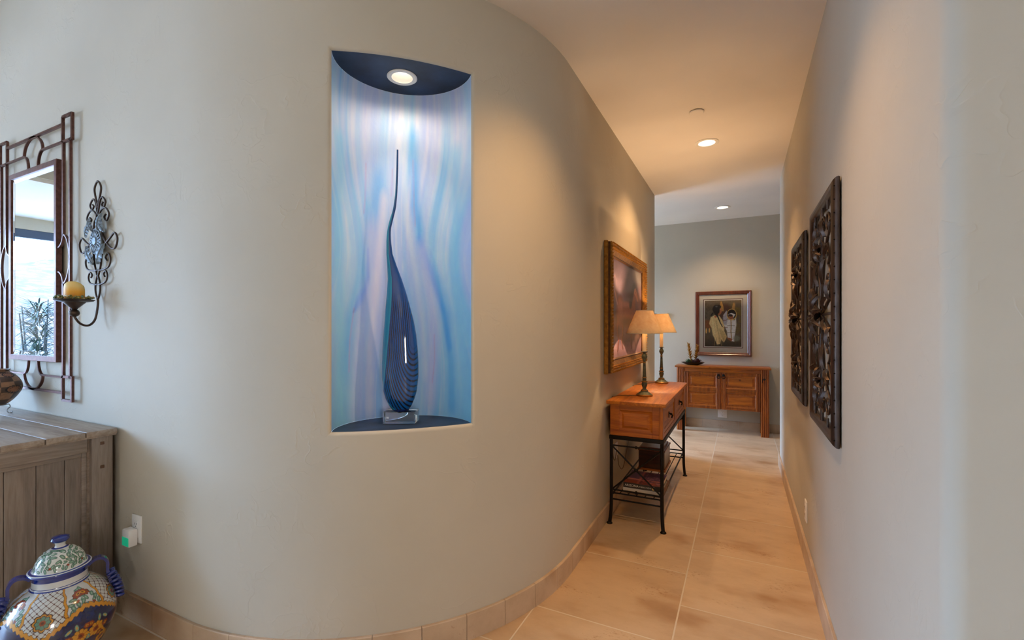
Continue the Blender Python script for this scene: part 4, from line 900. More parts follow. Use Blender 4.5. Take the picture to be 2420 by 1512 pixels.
# ================================================================== IRON PANELS ON THE RIGHT WALL
def spiral(cx_, cz_, r0, r1, a0, a1, n=26):
    return [(cx_+(r0+(r1-r0)*k/n)*math.cos(a0+(a1-a0)*k/n), cz_+(r0+(r1-r0)*k/n)*math.sin(a0+(a1-a0)*k/n)) for k in range(n+1)]
def iron_panel(label, yc, zc, w, h):
    t = thing('iron_wall_panel', label, 'wall decoration', (XR, yc, zc), R(-90), 'iron scroll panels on the hall wall')
    MB().frame(w, h, [(0.003, 0.006), (0.0, 0.010), (0.002, 0.018), (0.010, 0.027), (0.024, 0.032), (0.038, 0.030), (0.049, 0.023), (0.054, 0.012), (0.053, 0.006)]).build('frame', M['bronze'], t, 50)
    mb = MB()
    for s_ in range(int(h/0.05)): mb.ball((-w/2+0.003, -0.024, -h/2+0.03+s_*0.05), 0.003, u=6, v=4); mb.ball((w/2-0.003, -0.024, -h/2+0.03+s_*0.05), 0.003, u=6, v=4)
    mb.build('rivet', M['iron'], t)
    iw, ih = w/2-0.051, h/2-0.051
    def T(L, r, dy=-0.022, n=6): return [(x, dy, z) for x, z in L], r, n
    mb = MB()
    for sx in (-1, 1):
        for sz in (-1, 1):
            f = lambda L: [(sx*x, -0.022, sz*z) for x, z in L]
            mb.tube(f(spiral(iw*0.62, ih*0.80, 0.055, 0.014, -PI*0.5, PI*2.0)), 0.0046, 6); mb.tube(f([(iw*0.62, ih*0.80-0.055), (iw*0.30, ih*0.55), (iw*0.12, ih*0.25), (0, ih*0.05)]), 0.006, 6)
            mb.tube(f(spiral(iw*0.66, ih*0.30, 0.060, 0.014, PI*0.5, -PI*1.9)), 0.0046, 6); mb.tube(f([(iw*0.66, ih*0.30+0.06), (iw*0.9, ih*0.55), (iw, ih*0.62)]), 0.0055, 6)
            mb.tube(f(spiral(iw*0.22, ih*0.82, 0.045, 0.012, PI, -PI*1.1)), 0.005, 6); mb.tube(f([(iw*0.22-0.045, ih*0.82), (iw*0.03, ih*0.6), (iw*0.10, ih*0.42)]), 0.005, 6)
            mb.tube(f([(iw, ih*0.28), (iw*0.75, ih*0.12), (iw*0.4, ih*0.06), (0, 0.0)]), 0.006, 6)
            mb.tube(f([(0.0, ih), (iw*0.06, ih*0.7), (iw*0.35, ih*0.62), (iw*0.62, ih*0.62), (iw*0.7, ih*0.5)]), 0.005, 6)
            mb.tube(f([(iw*0.62, ih), (iw*0.62, ih*0.8+0.055)]), 0.005, 6)
            mb.tube(f([(iw*0.97, ih*0.80), (iw*0.62+0.04, ih*0.80)]), 0.005, 6)
    for sx in (-1, 1): mb.tube([(sx*0.02, -0.020, -ih), (sx*0.03, -0.02, -ih*0.5), (sx*0.012, -0.02, 0), (sx*0.03, -0.02, ih*0.5), (sx*0.02, -0.02, ih)], 0.005, 6)
    mb.tube([(-iw, -0.02, 0), (iw, -0.02, 0)], 0.006, 6)
    mb.build('scrollwork', M['bronze'], t, 60)
    def pointed(mb, c, ang, L, ww, out):
        ca, sa = math.cos(ang), math.sin(ang); rings = []
        for k in range(9):
            s_ = k/8; wd = ww*math.sin(PI*min(1, s_*0.92+0.08))**0.7*(1+0.45*(k % 2))*0.78+0.0006; cz = c[1]+sa*L*s_; cx_ = c[0]+ca*L*s_; yy = -0.026-out*math.sin(PI*s_*0.9)
            rings.append([mb.bm.verts.new((cx_-sa*wd*q_, yy+dy, cz+ca*wd*q_)) for q_, dy in ((-1, 0.004), (-0.4, -0.006), (0, -0.001), (0.4, -0.006), (1, 0.004), (0, 0.006))])
        for A_, B_ in zip(rings, rings[1:]):
            for k in range(6): mb.bm.faces.new([A_[k], A_[(k+1) % 6], B_[(k+1) % 6], B_[k]])
        mb.bm.faces.new(rings[0][::-1]); mb.bm.faces.new(rings[-1])
    for (cx_, cz_, sc_) in ((0, 0, 1.35), (0, ih*0.62, 0.8), (0, -ih*0.62, 0.8)):
        mb = MB()
        for k in range(8): pointed(mb, (cx_, cz_), 2*PI*k/8+0.2, 0.070*sc_, 0.012*sc_, 0.026*sc_)
        mb.ball((cx_, -0.045, cz_), 0.016*sc_, 0.014, 0.016*sc_, 10, 8); mb.build('flower', M['bronze'], t, 50)
    for sx in (-1, 1):
        for sz in (-1, 1):
            for (x, z, an, L) in ((iw*0.25, ih*0.28, 1.1, 0.13), (iw*0.55, ih*0.50, 0.4, 0.10), (iw*0.35, ih*0.05, 0.5, 0.11), (iw*0.80, ih*0.12, 1.5, 0.09), (iw*0.42, ih*0.70, 1.9, 0.09)):
                mb = MB(); pointed(mb, (sx*x, sz*z), math.atan2(sz*math.sin(an), sx*math.cos(an)), L*0.85, 0.0135, 0.012); mb.build('leaf', M['bronze'], t, 50)
    return t
iron_panel('bronze scrollwork panel nearer the hall opening, the larger looking of two', 2.386, 1.378, 0.644, 1.015)
iron_panel('bronze scrollwork panel farther down the hall wall, beside the first panel', 3.318, 1.374, 0.630, 0.98)

# ================================================================== MIRROR
t = thing('wall_mirror', 'tall rectangular mirror in openwork brown metal frame above the sideboard', 'mirror', (-3.462, YF, 0))
YM = -0.026; bd = 0.0115; bw = 0.0125
def Fx(pts): return [(x, YM, z) for x, z in pts]
mb = MB()
def bar(pts, w=bw): mb.strip(Fx(pts), w, bd, (0, 1, 0))
ZT, ZB_ = 2.40, 0.952
for sx in (-1, 1):
    f = lambda L: [(sx*x, z) for x, z in L]
    xo, xi, xf = 0.436, 0.360, 0.30
    for zlo, zhi in ((2.272, ZT), (ZB_, 1.072)):
        bar(f([(0.352, zlo), (0.352, zhi)])); bar(f([(0.455, zlo-0.005), (0.455, zhi+0.005)]), 0.0135); bar(f([(0.352, zhi), (0.455, zhi)])); bar(f([(0.352, zlo), (0.455, zlo)]))
    bar(f([(xo, 1.065), (xo, 2.275)])); bar(f([(xi, 1.065), (xi, 1.548)])); bar(f([(xi, 1.797), (xi, 2.275)]))
    arc1 = [(xi-0.06*(1-math.cos(q)), 1.797-0.062*math.sin(q)) for q in [PI/2*k/10 for k in range(11)]]; bar(f(arc1), 0.008)
    arc2 = [(xi-0.06*(1-math.cos(q)), 1.548+0.062*math.sin(q)) for q in [PI/2*k/10 for k in range(11)]]; bar(f(arc2), 0.008)
    ring = [(xi+0.070*math.sin(q), 1.6725+0.1245*math.cos(q)) for q in [PI*k/20 for k in range(21)]]; bar(f(ring), 0.008)
    for zt, zb, zf, sg in ((2.362, 2.274, 2.195, 1), (0.988, 1.068, 1.142, -1)):
        bar(f([(0.0, zt), (0.352, zt)])); bar(f([(0.118, zb), (0.352, zb)]), 0.0085)
        bar(f([(0.118*math.sin(q), zb+(zt-zb)*math.cos(q)) for q in [PI/2*k/12 for k in range(13)]]), 0.0085)
        bar(f([(0.118-0.056*math.sin(q), zf+(zb-zf)*math.cos(q)) for q in [PI/2*k/10 for k in range(11)]][::1]), 0.0085)
mb.build('openwork_frame', M['bar_metal'], t, 30)
gz = (2.195+1.142)/2; gh = 2.195-1.142
MB().frame(0.604, gh, [(0, 0.012), (0, 0.034), (0.002, 0.036), (0.028, 0.035), (0.030, 0.033), (0.030, 0.012)], (0, 0, gz)).build('inner_frame', M['bar_metal'], t, 30)
a, b_ = 0.273, gh/2-0.029; c_ = 0.024
V_ = []
for ins, y in ((0, -0.0290), (c_, -0.0260)): V_ += [(x*(a-ins), y, gz+z*(b_-ins)) for x, z in ((-1, -1), (1, -1), (1, 1), (-1, 1))]
MB().raw(V_, [(0, 1, 5, 4), (1, 2, 6, 5), (2, 3, 7, 6), (3, 0, 4, 7), (4, 5, 6, 7)]).build('mirror_glass', M['mirror'], t, 0)
MB().box(-0.285, 0.285, -0.0235, -0.002, gz-gh/2+0.015, gz+gh/2-0.015).build('backing', M['slot'], t, 0)

# ================================================================== SCONCE
SX = -2.773
t = thing('candle_sconce', 'scrolled iron wall sconce with pewter leaves and candle plate beside the mirror', 'sconce', (SX, YF, 0))
YS = -0.016
def Q(pts, y=YS): return [(x, y, z) for x, z in pts]
mb = MB(); rr = 0.0045
mb.tube(bez(Q([(0.004, 1.90), (-0.026, 1.965), (-0.030, 2.00), (0, 2.027), (0.030, 2.00), (0.026, 1.965), (-0.004, 1.90)]), 8), rr, 8)
for sx in (-1, 1):
    f = lambda L: Q([(sx*x, z) for x, z in L])
    for tz, hx_, dz, e in ((1.946, 0.045, 0.0, 1.0), (1.892, 0.070, 0.0, 1.25)):
        mb.tube(bez(f([(0.003, tz-0.075*e), (0.02, tz-0.02), (hx_, tz), (hx_+0.030*e, tz-0.026*e), (hx_+0.012*e, tz-0.050*e), (hx_-0.006*e, tz-0.036*e), (hx_+0.006*e, tz-0.026*e)]), 7), rr*0.9, 8)
    for tz, hx_, e in ((1.610, 0.080, 1.15), (1.542, 0.060, 0.9)):
        mb.tube(bez(f([(0.003, tz-0.01), (hx_*0.5, tz-0.012), (hx_+0.02*e, tz), (hx_+0.036*e, tz+0.030*e), (hx_+0.018*e, tz+0.055*e), (hx_-0.004*e, tz+0.040*e), (hx_+0.008*e, tz+0.026*e)]), 7), rr*0.9, 8)
    mb.tube(bez(f([(0.0, 1.88), (0.03, 1.83), (0.05, 1.76), (0.12, 1.70), (0.165, 1.695), (0.185, 1.735), (0.160, 1.765), (0.12, 1.745), (0.05, 1.70), (0.028, 1.62), (0.004, 1.57)]), 8), rr, 8)
    mb.tube(bez(f([(0.003, 1.575), (0.022, 1.53), (0.020, 1.49), (0.0, 1.455)]), 6), rr, 8)
mb.build('scroll_frame', M['bronze'], t, 60)
mb = MB(); mb.lathe([(0, 0.012), (0.016, 0.012), (0.018, 0.009), (0.020, 0.006), (0.050, 0.004), (0.052, 0.0), (0, 0)], 36, M=Matrix.Translation((0, -0.02, 1.736)) @ Matrix.Rotation(PI/2, 4, 'X') @ Matrix.Diagonal((1, 1.08, 1, 1)))
for k in range(18):
    q_ = 2*PI*k/18; mb.ball((0.036*math.cos(q_), -0.027, 1.736+0.039*math.sin(q_)), 0.016, 0.004, 0.0045, 8, 6, M=Matrix.Rotation(-q_, 4, 'Y'))
mb.tube([(0.050*math.cos(q), -0.024, 1.736+0.060*math.sin(q)) for q in [2*PI*k/30 for k in range(30)]], 0.003, 6, True); mb.build('medallion', M['pewter'], t, 50)
def sconce_leaf(x0, z0, x1, z1):
    mb = MB(); d = Vector((x1-x0, 0, z1-z0)); L = d.length; d.normalize(); s_ = Vector((-d.z, 0, d.x)); rings = []
    for k in range(25):
        f_ = k/24; saw = (f_*5.0) % 1.0
        wd = L*0.29*math.sin(PI*min(1, 0.05+0.95*f_))**0.75*(0.62+0.5*(1-saw))+0.0008; c = Vector((x0, -0.026-0.008*math.sin(PI*f_), z0))+d*(L*f_)
        rings.append([mb.bm.verts.new(c+s_*(wd*q)-d*(0.10*L*abs(q)*-0.6)+Vector((0, y, 0))) for q, y in ((-1, 0.002), (-0.55, -0.004), (-0.12, 0.0), (0, -0.004), (0.12, 0.0), (0.55, -0.004), (1, 0.002), (0, 0.004))])
    for A_, B_ in zip(rings, rings[1:]):
        for k in range(8): mb.bm.faces.new([A_[k], A_[(k+1) % 8], B_[(k+1) % 8], B_[k]])
    mb.bm.faces.new(rings[0][::-1]); mb.bm.faces.new(rings[-1])
    mb.build('leaf', M['pewter'], t, 40)
for a4 in ((0.025, 1.785, 0.062, 1.862), (-0.025, 1.785, -0.062, 1.850), (0.020, 1.625, 0.085, 1.715), (-0.020, 1.625, -0.085, 1.715)): sconce_leaf(*a4)
sconce_leaf(0.045, 1.835, 0.090, 1.775); sconce_leaf(-0.045, 1.83, -0.092, 1.765)
CXs, CYs = 0.006, -0.105     # plate centre, local
MB().tube(bez([(0.0, YS, 1.468), (0.006, -0.018, 1.43), (0.008, -0.030, 1.36), (0.008, -0.055, 1.332), (0.007, -0.085, 1.342), (CXs, CYs, 1.375), (CXs, CYs, 1.40)], 8), 0.005, 8).build('arm', M['bronze'], t)
MB().ball((CXs, CYs, 1.390), 0.020, 0.020, 0.018, 20, 14).build('ball_knop', M['bronze'], t)
mb = MB(); mb.lathe([(0, 1.405), (0.010, 1.406), (0.014, 1.412), (0.030, 1.428), (0.040, 1.438), (0.040, 1.441), (0, 1.441)], 28, (CXs, CYs, 0)); mb.lathe([(0, 1.4405), (0.045, 1.4405), (0.066, 1.445), (0.073, 1.452), (0.071, 1.453), (0.06, 1.447), (0, 1.4445)], 40, (CXs, CYs, 0))
mb.build('candle_plate', M['bronze'], t)
wx, wy = SX+CXs, YF+CYs
o = thing('pillar_candle', 'chunky amber candle with sloped pale top on the sconce plate', 'candle', (wx, wy, 1.4447))
mb = MB(); n = 36; rings = []
for r_, z_, sl in ((0.0, 0, 0), (0.036, 0, 0), (0.0365, 0.004, 0), (0.0365, 0.055, 0.5), (0.034, 0.072, 1), (0.026, 0.080, 1), (0.0, 0.074, 1)):
    rings.append([mb.bm.verts.new((r_*math.cos(2*PI*k/n), r_*math.sin(2*PI*k/n), z_+sl*0.010*math.cos(2*PI*k/n+0.7))) for k in range(n)] if r_ else [mb.bm.verts.new((0, 0, z_))])
for A_, B_ in zip(rings, rings[1:]):
    for k in range(n):
        q_ = (k+1) % n
        if len(A_) == 1: mb.bm.faces.new([A_[0], B_[q_], B_[k]])
        elif len(B_) == 1: mb.bm.faces.new([A_[k], A_[q_], B_[0]])
        else: mb.bm.faces.new([A_[k], A_[q_], B_[q_], B_[k]])
mb.build('wax_body', M['wax'], o, 60)
MB().tube([(0, 0, 0.072), (0.001, 0, 0.084)], 0.0012, 6).build('wick', M['slot'], o)
t = thing('bead_garland', 'ring of olive and gold beads around the amber candle on the sconce', 'garland', (wx, wy, 1.4455))
for nm, mtl, cnt in (('gold_beads', M['berry'], 54), ('green_leaves', M['leaf_green'], 40), ('pale_beads', plain('champagne_beads', S(206, 182, 132), 0.25, 0.3), 20)):
    mb = MB()
    for k in range(cnt):
        q_ = 2*PI*k/cnt+random.uniform(-0.1, 0.1); r_ = random.uniform(0.047, 0.068); s_ = random.uniform(0.0035, 0.006); z_ = s_+0.003+random.uniform(0, 0.010)+(0.004 if r_ > 0.06 else 0)
        mb.ball((r_*math.cos(q_), r_*math.sin(q_), z_), s_, s_, s_, 7, 5)
    mb.build(nm, mtl, t, 60)

# ================================================================== SIDEBOARD
t = thing('sideboard', 'grey washed oak sideboard with plank end panel against the plaster wall', 'sideboard', (-3.35, 0.84, 0))
X1 = 0.75; yb, yf = 0.245, -0.26
mb = MB()
for y0, y1 in ((yf-0.02, -0.13), (-0.127, 0.002), (0.005, 0.134), (0.137, 0.250)): mb.box(-0.8, X1+0.012, y0, y1, 0.832, 0.858, 0.004)
mb.box(-0.79, X1+0.006, yf-0.012, 0.248, 0.826, 0.834)
mb.build('top', M['greywood_x'], t, 30)
for x0 in (X1-0.07, -0.79):
    for y0, y1 in ((yb-0.085, yb-0.008), (yf, yf+0.07)): MB().box(x0, x0+0.07, y0, y1, 0, 0.827, 0.003).build('leg', M['greywood_z'], t, 30)
mb = MB(); mb.box(X1-0.05, X1-0.006, yf+0.07, yb-0.098, 0.766, 0.826, 0.003); mb.box(X1-0.05, X1-0.006, yf+0.07, yb-0.098, 0.08, 0.16, 0.003); mb.box(X1-0.05, X1-0.014, yb-0.115, yb-0.098, 0.16, 0.766, 0.002); mb.box(X1-0.05, X1-0.0145, yf+0.07, yb-0.1155, 0.748, 0.7655, 0.002)
mb.build('end_rail', M['greywood_y'], t, 30)
mb = MB(); ed = [yf+0.07, -0.196, -0.108, -0.014, 0.076, yb-0.098]
for y0, y1 in zip(ed, ed[1:]): mb.box(X1-0.046, X1-0.024, y0+0.0008, y1-0.0008, 0.12, 0.76, 0.002)
mb.build('end_planks', M['greywood_z'], t, 20)
for z in (0.797, 0.690): MB().box(X1-0.002, X1+0.003, yb-0.055, yb-0.040, z-0.007, z+0.007, 0.002).build('peg', M['book_brown'], t)
MB().box(-0.78, X1-0.05, yf+0.01, yb-0.012, 0.08, 0.826).box(X1-0.06, X1-0.022, yb-0.099, yb-0.084, 0, 0.826).build('case', M['greywood_x'], t, 0)

# ================================================================== POT ON WIRE STAND
px_, py_ = -3.56, 0.955
t = thing('pot_stand', 'small bent silver wire stand under the patterned pot on the sideboard', 'stand', (px_, py_, 0.8585))
mb = MB()
for k in range(3):
    q_ = R(-35+120*k); c0, s0 = math.cos(q_), math.sin(q_); mb.tube(bez([(0.055*c0, 0.055*s0, 0.052), (0.062*c0, 0.062*s0, 0.036), (0.05*c0, 0.05*s0, 0.018), (0.056*c0, 0.056*s0, 0.004), (0.068*c0, 0.068*s0, 0.003), (0.070*c0, 0.070*s0, 0.012)], 6), 0.0026, 6)
mb.tube([(0.055*math.cos(q), 0.055*math.sin(q), 0.052) for q in [2*PI*k/30 for k in range(30)]], 0.0026, 6, True); mb.build('wire', M['silver'], t)
t = thing('pottery_jar', 'round brown and black patterned pot on a wire stand at the sideboard back', 'pot', (px_, py_, 0.8585+0.0))
pr_ = [(0.0, 0.046), (0.03, 0.047), (0.05, 0.055), (0.075, 0.078), (0.098, 0.112), (0.108, 0.140), (0.106, 0.165), (0.094, 0.192), (0.078, 0.212), (0.062, 0.224), (0.058, 0.232), (0.064, 0.240), (0.058, 0.240), (0.052, 0.230)]
pr_ = [(p.x, p.z) for p in bez([(r_, 0, z_) for r_, z_ in pr_], 8)]; n, m_ = len(pr_), 220
TH = np.linspace(0, 2*PI, m_, endpoint=False); Rr = np.array([max(p[0], 0.0005) for p in pr_]); Zr = np.array([p[1] for p in pr_])
P = np.stack([Rr[:, None]*np.cos(TH)[None], Rr[:, None]*np.sin(TH)[None], np.tile(Zr[:, None], (1, m_))], -1)
uu = np.tile(TH[None]*6/(2*PI), (n, 1)); vv = np.tile(np.linspace(0, 6, n)[:, None], (1, m_))
pt = Paint(uu, vv, S3(158, 116, 84)); fu = np.abs((uu % 1)-0.5); band = (np.sin(vv*5.2) > 0.2)
pt.lay(((np.floor(uu*2)+np.floor(vv*2.0)) % 2 == 0)*0.85, S3(48, 36, 30)); pt.lay((np.hypot((uu % 1)-0.5, (vv % 1.5)-0.75) < 0.33)*1.0, S3(150, 100, 70)); rg_ = np.hypot((uu % 1)-0.5, (vv % 1.5)-0.75); pt.lay((np.abs(rg_-0.33) < 0.04)*1.0, S3(34, 26, 24)); pt.lay((np.abs(rg_-0.22) < 0.03)*((np.floor(np.arctan2((vv % 1.5)-0.75, (uu % 1)-0.5)*5) % 2) == 0), S3(40, 30, 26)); pt.lay((vv < 1.0)*0.9, S3(132, 92, 50)); pt.mott(9, 0.25, 3)
grid_mesh('body', P, pt.C, M['pottery'], t, wrap=True)
MB().tube(bez([(0.066, -0.030, 0.212), (0.082, -0.04, 0.232), (0.068, -0.034, 0.243), (0.054, -0.026, 0.236)], 6), 0.006, 8).build('loop_handle', M['book_brown'], t)

# ================================================================== TALAVERA JAR
jx, jy = -2.372, 0.815; view = math.atan2(-jy, -jx)
t = thing('talavera_jar', 'large painted ceramic lidded jar with blue handles on the floor by the sideboard', 'jar', (jx, jy, 0), view)
pj_ = [(0.0, 0.0), (0.078, 0.0), (0.082, 0.008), (0.108, 0.05), (0.140, 0.10), (0.162, 0.155), (0.168, 0.20), (0.160, 0.245), (0.140, 0.285), (0.112, 0.315), (0.090, 0.330), (0.082, 0.338), (0.0795, 0.348), (0.080, 0.370), (0.083, 0.384), (0.080, 0.388), (0.070, 0.386)]
pj_ = [(max(0.0005, p.x), p.z) for p in bez([(r_, 0, z_) for r_, z_ in pj_], 26)]
n, m_ = len(pj_), 700; TH = np.linspace(-PI, PI, m_, endpoint=False); Rr = np.array([p[0] for p in pj_]); Zr = np.array([p[1] for p in pj_])
P = np.stack([Rr[:, None]*np.cos(TH)[None], Rr[:, None]*np.sin(TH)[None], np.tile(Zr[:, None], (1, m_))], -1)
al = np.concatenate([[0], np.cumsum(np.hypot(np.diff(Rr), np.diff(Zr)))]); i0 = np.argmin(np.abs(Zr-0.20)); 
VV = np.tile((al-al[i0])[:, None], (1, m_)); NREP = 4
wU = 2*PI/NREP; UUo = np.tile(TH[None], (n, 1))
per = ((UUo+0.30+wU/2) % wU)-wU/2                      # -wU/2..wU/2 around each motif
XX = per*np.maximum(Rr, 0.10)[:, None]; halfw = wU/2*np.maximum(Rr, 0.10)[:, None]
Zt = np.tile(Zr[:, None], (1, m_)); s = XX/halfw
navy, gold_, rust, grn, wht, brown = S3(14, 20, 70), S3(200, 140, 36), S3(140, 62, 26), S3(92, 134, 114), S3(196, 202, 202), S3(88, 46, 32)
pt = Paint(XX, VV, wht)
# lattice
g1 = np.abs(((XX+VV)/0.021) % 1-0.5); g2 = np.abs(((XX-VV)/0.021) % 1-0.5)
pt.lay((np.minimum(g1, g2) < 0.055)*1.0, brown); pt.lay((np.hypot(g1, g2) < 0.16)*1.0, brown)
def flower(cx_, cy_, r_, c1, c2, npet=8):
    an = np.arctan2(pt.Y-cy_, pt.X-cx_); d_ = np.hypot(pt.X-cx_, pt.Y-cy_); rad = r_*(0.80+0.22*np.abs(np.cos(an*npet/2)))
    pt.lay(np.clip((rad*1.12-d_)/0.001+0.5, 0, 1), S3(60, 30, 20)); pt.lay(np.clip((rad-d_)/0.001+0.5, 0, 1), c1); pt.lay((np.abs(np.sin(an*npet/2+PI/2)) < 0.16)*(d_ < rad), S3(90, 44, 24)); pt.ell(cx_, cy_, r_*0.42, r_*0.42, c2); pt.ell(cx_, cy_, r_*0.2, r_*0.2, S3(90, 44, 24))
def leafp(cx_, cy_, L, ang, c=grn):
    pt.ell(cx_, cy_, L*1.12, L*0.55, S3(30, 44, 44), ang, 0.1); pt.ell(cx_, cy_, L, L*0.45, c, ang, 0.1); pt.ell(cx_, cy_, L*0.5, L*0.16, gold_ if c is not grn else S3(150, 176, 160), ang, 0.1)
# green leaf panels between motifs on the shoulder
side_panel = (np.abs(s) > 0.52) & (Zt > 0.225)
pt.lay(side_panel*1.0, wht)
rng = random.Random(4)
for sg in (-1, 1):
    got = []
    for k in range(900):
        x = sg*rng.uniform(0.070, 0.134); y = rng.uniform(0.035, 0.145)
        if all(math.hypot(x-p, y-q_) > 0.0135 for p, q_ in got): got.append((x, y)); leafp(x, y, 0.0105, rng.uniform(0, 180))
    for k in range(4): pt.ell(sg*rng.uniform(0.08, 0.12), rng.uniform(0.04, 0.13), 0.005, 0.006, S3(140, 60, 36))
edge = np.abs(np.abs(s)-0.52-0.015*np.sin(VV*160)); pt.lay((edge < 0.045)*(Zt > 0.225)*1.0, S3(80, 50, 20)); pt.lay((edge < 0.033)*(Zt > 0.225)*1.0, gold_)
flower(0, 0.060, 0.028, gold_, grn, 8); flower(0, 0.060, 0.021, grn, rust, 8)
flower(0.085, 0.125, 0.016, rust, gold_, 8); flower(-0.085, 0.125, 0.016, rust, gold_, 8)
# navy body below a scalloped gold band
top_edge = 0.030-0.052*np.abs(1-np.abs(s)*2.0)*(np.abs(s) < 0.5)-0.052*np.abs(np.abs(s)*2-1)*(np.abs(s) >= 0.5)
top_edge = 0.072-0.075*(1-np.abs(s))**1.3
body = (VV < top_edge); pt.lay(body*1.0, navy)
nvn = fbm(XX*60, VV*60, 2); pt.lay(body*np.clip((nvn-0.45)*2, 0, 1)*0.6, S3(26, 40, 120))
for sg in (-1, 1):
    for (x, y, r_) in ((0.105, -0.030, 0.026), (0.062, -0.085, 0.024), (0.100, -0.14, 0.024)): flower(sg*x, y, r_, gold_, rust, 9)
    for (x, y, r_) in ((0.070, -0.028, 0.012), (0.126, -0.075, 0.012), (0.085, -0.055, 0.011), (0.03, -0.12, 0.014), (0.125, 0.0, 0.010)): flower(sg*x, y, r_, rust, gold_, 6)
    for (x, y, a_) in ((0.072, 0.0, 40), (0.095, 0.006, 100), (0.128, -0.045, 60), (0.09, -0.108, 20), (0.035, -0.085, 120), (0.12, -0.11, 80)): leafp(sg*x, y, 0.012, a_ if sg > 0 else 180-a_, S3(112, 150, 128))
be = VV-top_edge; pt.lay((np.abs(be) < 0.010+0.003*np.sin(XX*420))*1.0, S3(70, 44, 16)); pt.lay((np.abs(be) < 0.008+0.003*np.sin(XX*420))*1.0, gold_)
low = np.abs(VV+0.06+0.05*np.cos(s*PI)); pt.lay((low < 0.006+0.002*np.sin(XX*400))*(np.abs(s) < 0.75)*1.0, gold_)
pt.ell(0, -0.048, 0.022, 0.022, gold_); pt.ell(0, -0.048, 0.013, 0.013, navy)
# neck: white with blue rings
neck = Zt > 0.3335; pt.lay(neck*1.0, S3(206, 212, 216))
for z0, z1 in ((0.3335, 0.3375), (0.341, 0.3435), (0.366, 0.4)): pt.lay(((Zt >= z0) & (Zt <= z1))*1.0, S3(24, 46, 130))
pt.mott(40, 0.06, 14)
grid_mesh('body', P, pt.C, M['glaze'], t, wrap=True, smooth=80)
# lid
pl_ = [(0.070, 0.3865), (0.090, 0.3875), (0.0925, 0.392), (0.090, 0.3965), (0.080, 0.3985), (0.076, 0.402), (0.072, 0.420), (0.062, 0.442), (0.044, 0.460), (0.024, 0.470), (0.017, 0.4725), (0.015, 0.478), (0.0155, 0.488), (0.010, 0.490)]
pl_ = [(max(0.0005, p.x), p.z) for p in bez([(r_, 0, z_) for r_, z_ in pl_], 18)]; n, m_ = len(pl_), 520; TH = np.linspace(-PI, PI, m_, endpoint=False)
Rr = np.array([p[0] for p in pl_]); Zr = np.array([p[1] for p in pl_]); P = np.stack([Rr[:, None]*np.cos(TH)[None], Rr[:, None]*np.sin(TH)[None], np.tile(Zr[:, None], (1, m_))], -1)
al = np.concatenate([[0], np.cumsum(np.hypot(np.diff(Rr), np.diff(Zr)))]); rp = 0.10-(al-al[np.argmin(np.abs(Zr-0.402))])
pt = Paint(rp[:, None]*np.cos(TH)[None], rp[:, None]*np.sin(TH)[None], S3(204, 212, 208))
rng = random.Random(9)
got = []
for k in range(1500):
    rr_ = math.sqrt(rng.uniform(0.03, 0.92))*0.1; q_ = rng.uniform(-PI, PI); x, y = rr_*math.cos(q_), rr_*math.sin(q_)
    if all(math.hypot(x-p, y-q2) > 0.0125 for p, q2 in got): got.append((x, y)); leafp(x, y, 0.0098, rng.uniform(0, 180))
for k in range(9):
    q_ = 2*PI*k/9; pt.seg([(0.094*math.cos(q_), 0.094*math.sin(q_)), (0.07*math.cos(q_+0.12), 0.07*math.sin(q_+0.12)), (0.045*math.cos(q_-0.1), 0.045*math.sin(q_-0.1)), (0.03*math.cos(q_+0.3), 0.03*math.sin(q_+0.3))], [0.0022, 0.002, 0.0016, 0.001], S3(222, 226, 222), 0.4); pt.ell(0.085*math.cos(q_+0.3), 0.085*math.sin(q_+0.3), 0.004, 0.005, S3(140, 60, 36))
Zt = np.tile(Zr[:, None], (1, m_)); pt.lay((Zt < 0.4005)*1.0, S3(208, 214, 216)); pt.lay((Zt < 0.3955)*1.0, S3(26, 48, 132)); pt.lay(((Zt > 0.3972) & (Zt < 0.3985))*1.0, S3(26, 48, 132)); pt.lay((Zt > 0.4715)*1.0, S3(208, 214, 216)); pt.lay(((Zt > 0.4695) & (Zt < 0.472))*1.0, S3(26, 48, 132))
lid = grid_mesh('lid', P, pt.C, M['glaze'], t, wrap=True, smooth=80)
MB().lathe([(0, 0.487), (0.014, 0.488), (0.025, 0.493), (0.029, 0.500), (0.026, 0.508), (0.016, 0.513), (0, 0.515)], 28).build('knob', M['cobalt'], lid)
for sg in (-1, 1):
    pts = bez([(0.0, sg*0.080, 0.372), (0.0, sg*0.098, 0.386), (0.0, sg*0.122, 0.386), (0.0, sg*0.137, 0.366), (0.0, sg*0.138, 0.335), (0.0, sg*0.143, 0.300), (0.0, sg*0.150, 0.275)], 8)
    mb = MB(); mb.strip(pts, 0.010, 0.028, (1, 0, 0)); mb.build('handle', M['cobalt'], t, 60)
    mb = MB()
    for k in range(7):
        f_ = k/6; yq, zq = 0.142+0.028*math.sin(f_*PI/2), 0.318-0.100*f_
        for x in (-0.016, 0.0, 0.016): mb.ball((x, sg*(yq+0.006), zq), 0.010, 0.017, 0.0075, 10, 6, M=Matrix.Rotation(sg*R(25-30*f_), 4, 'X'))
    mb.build('ruffle', M['cobalt'], t, 60)

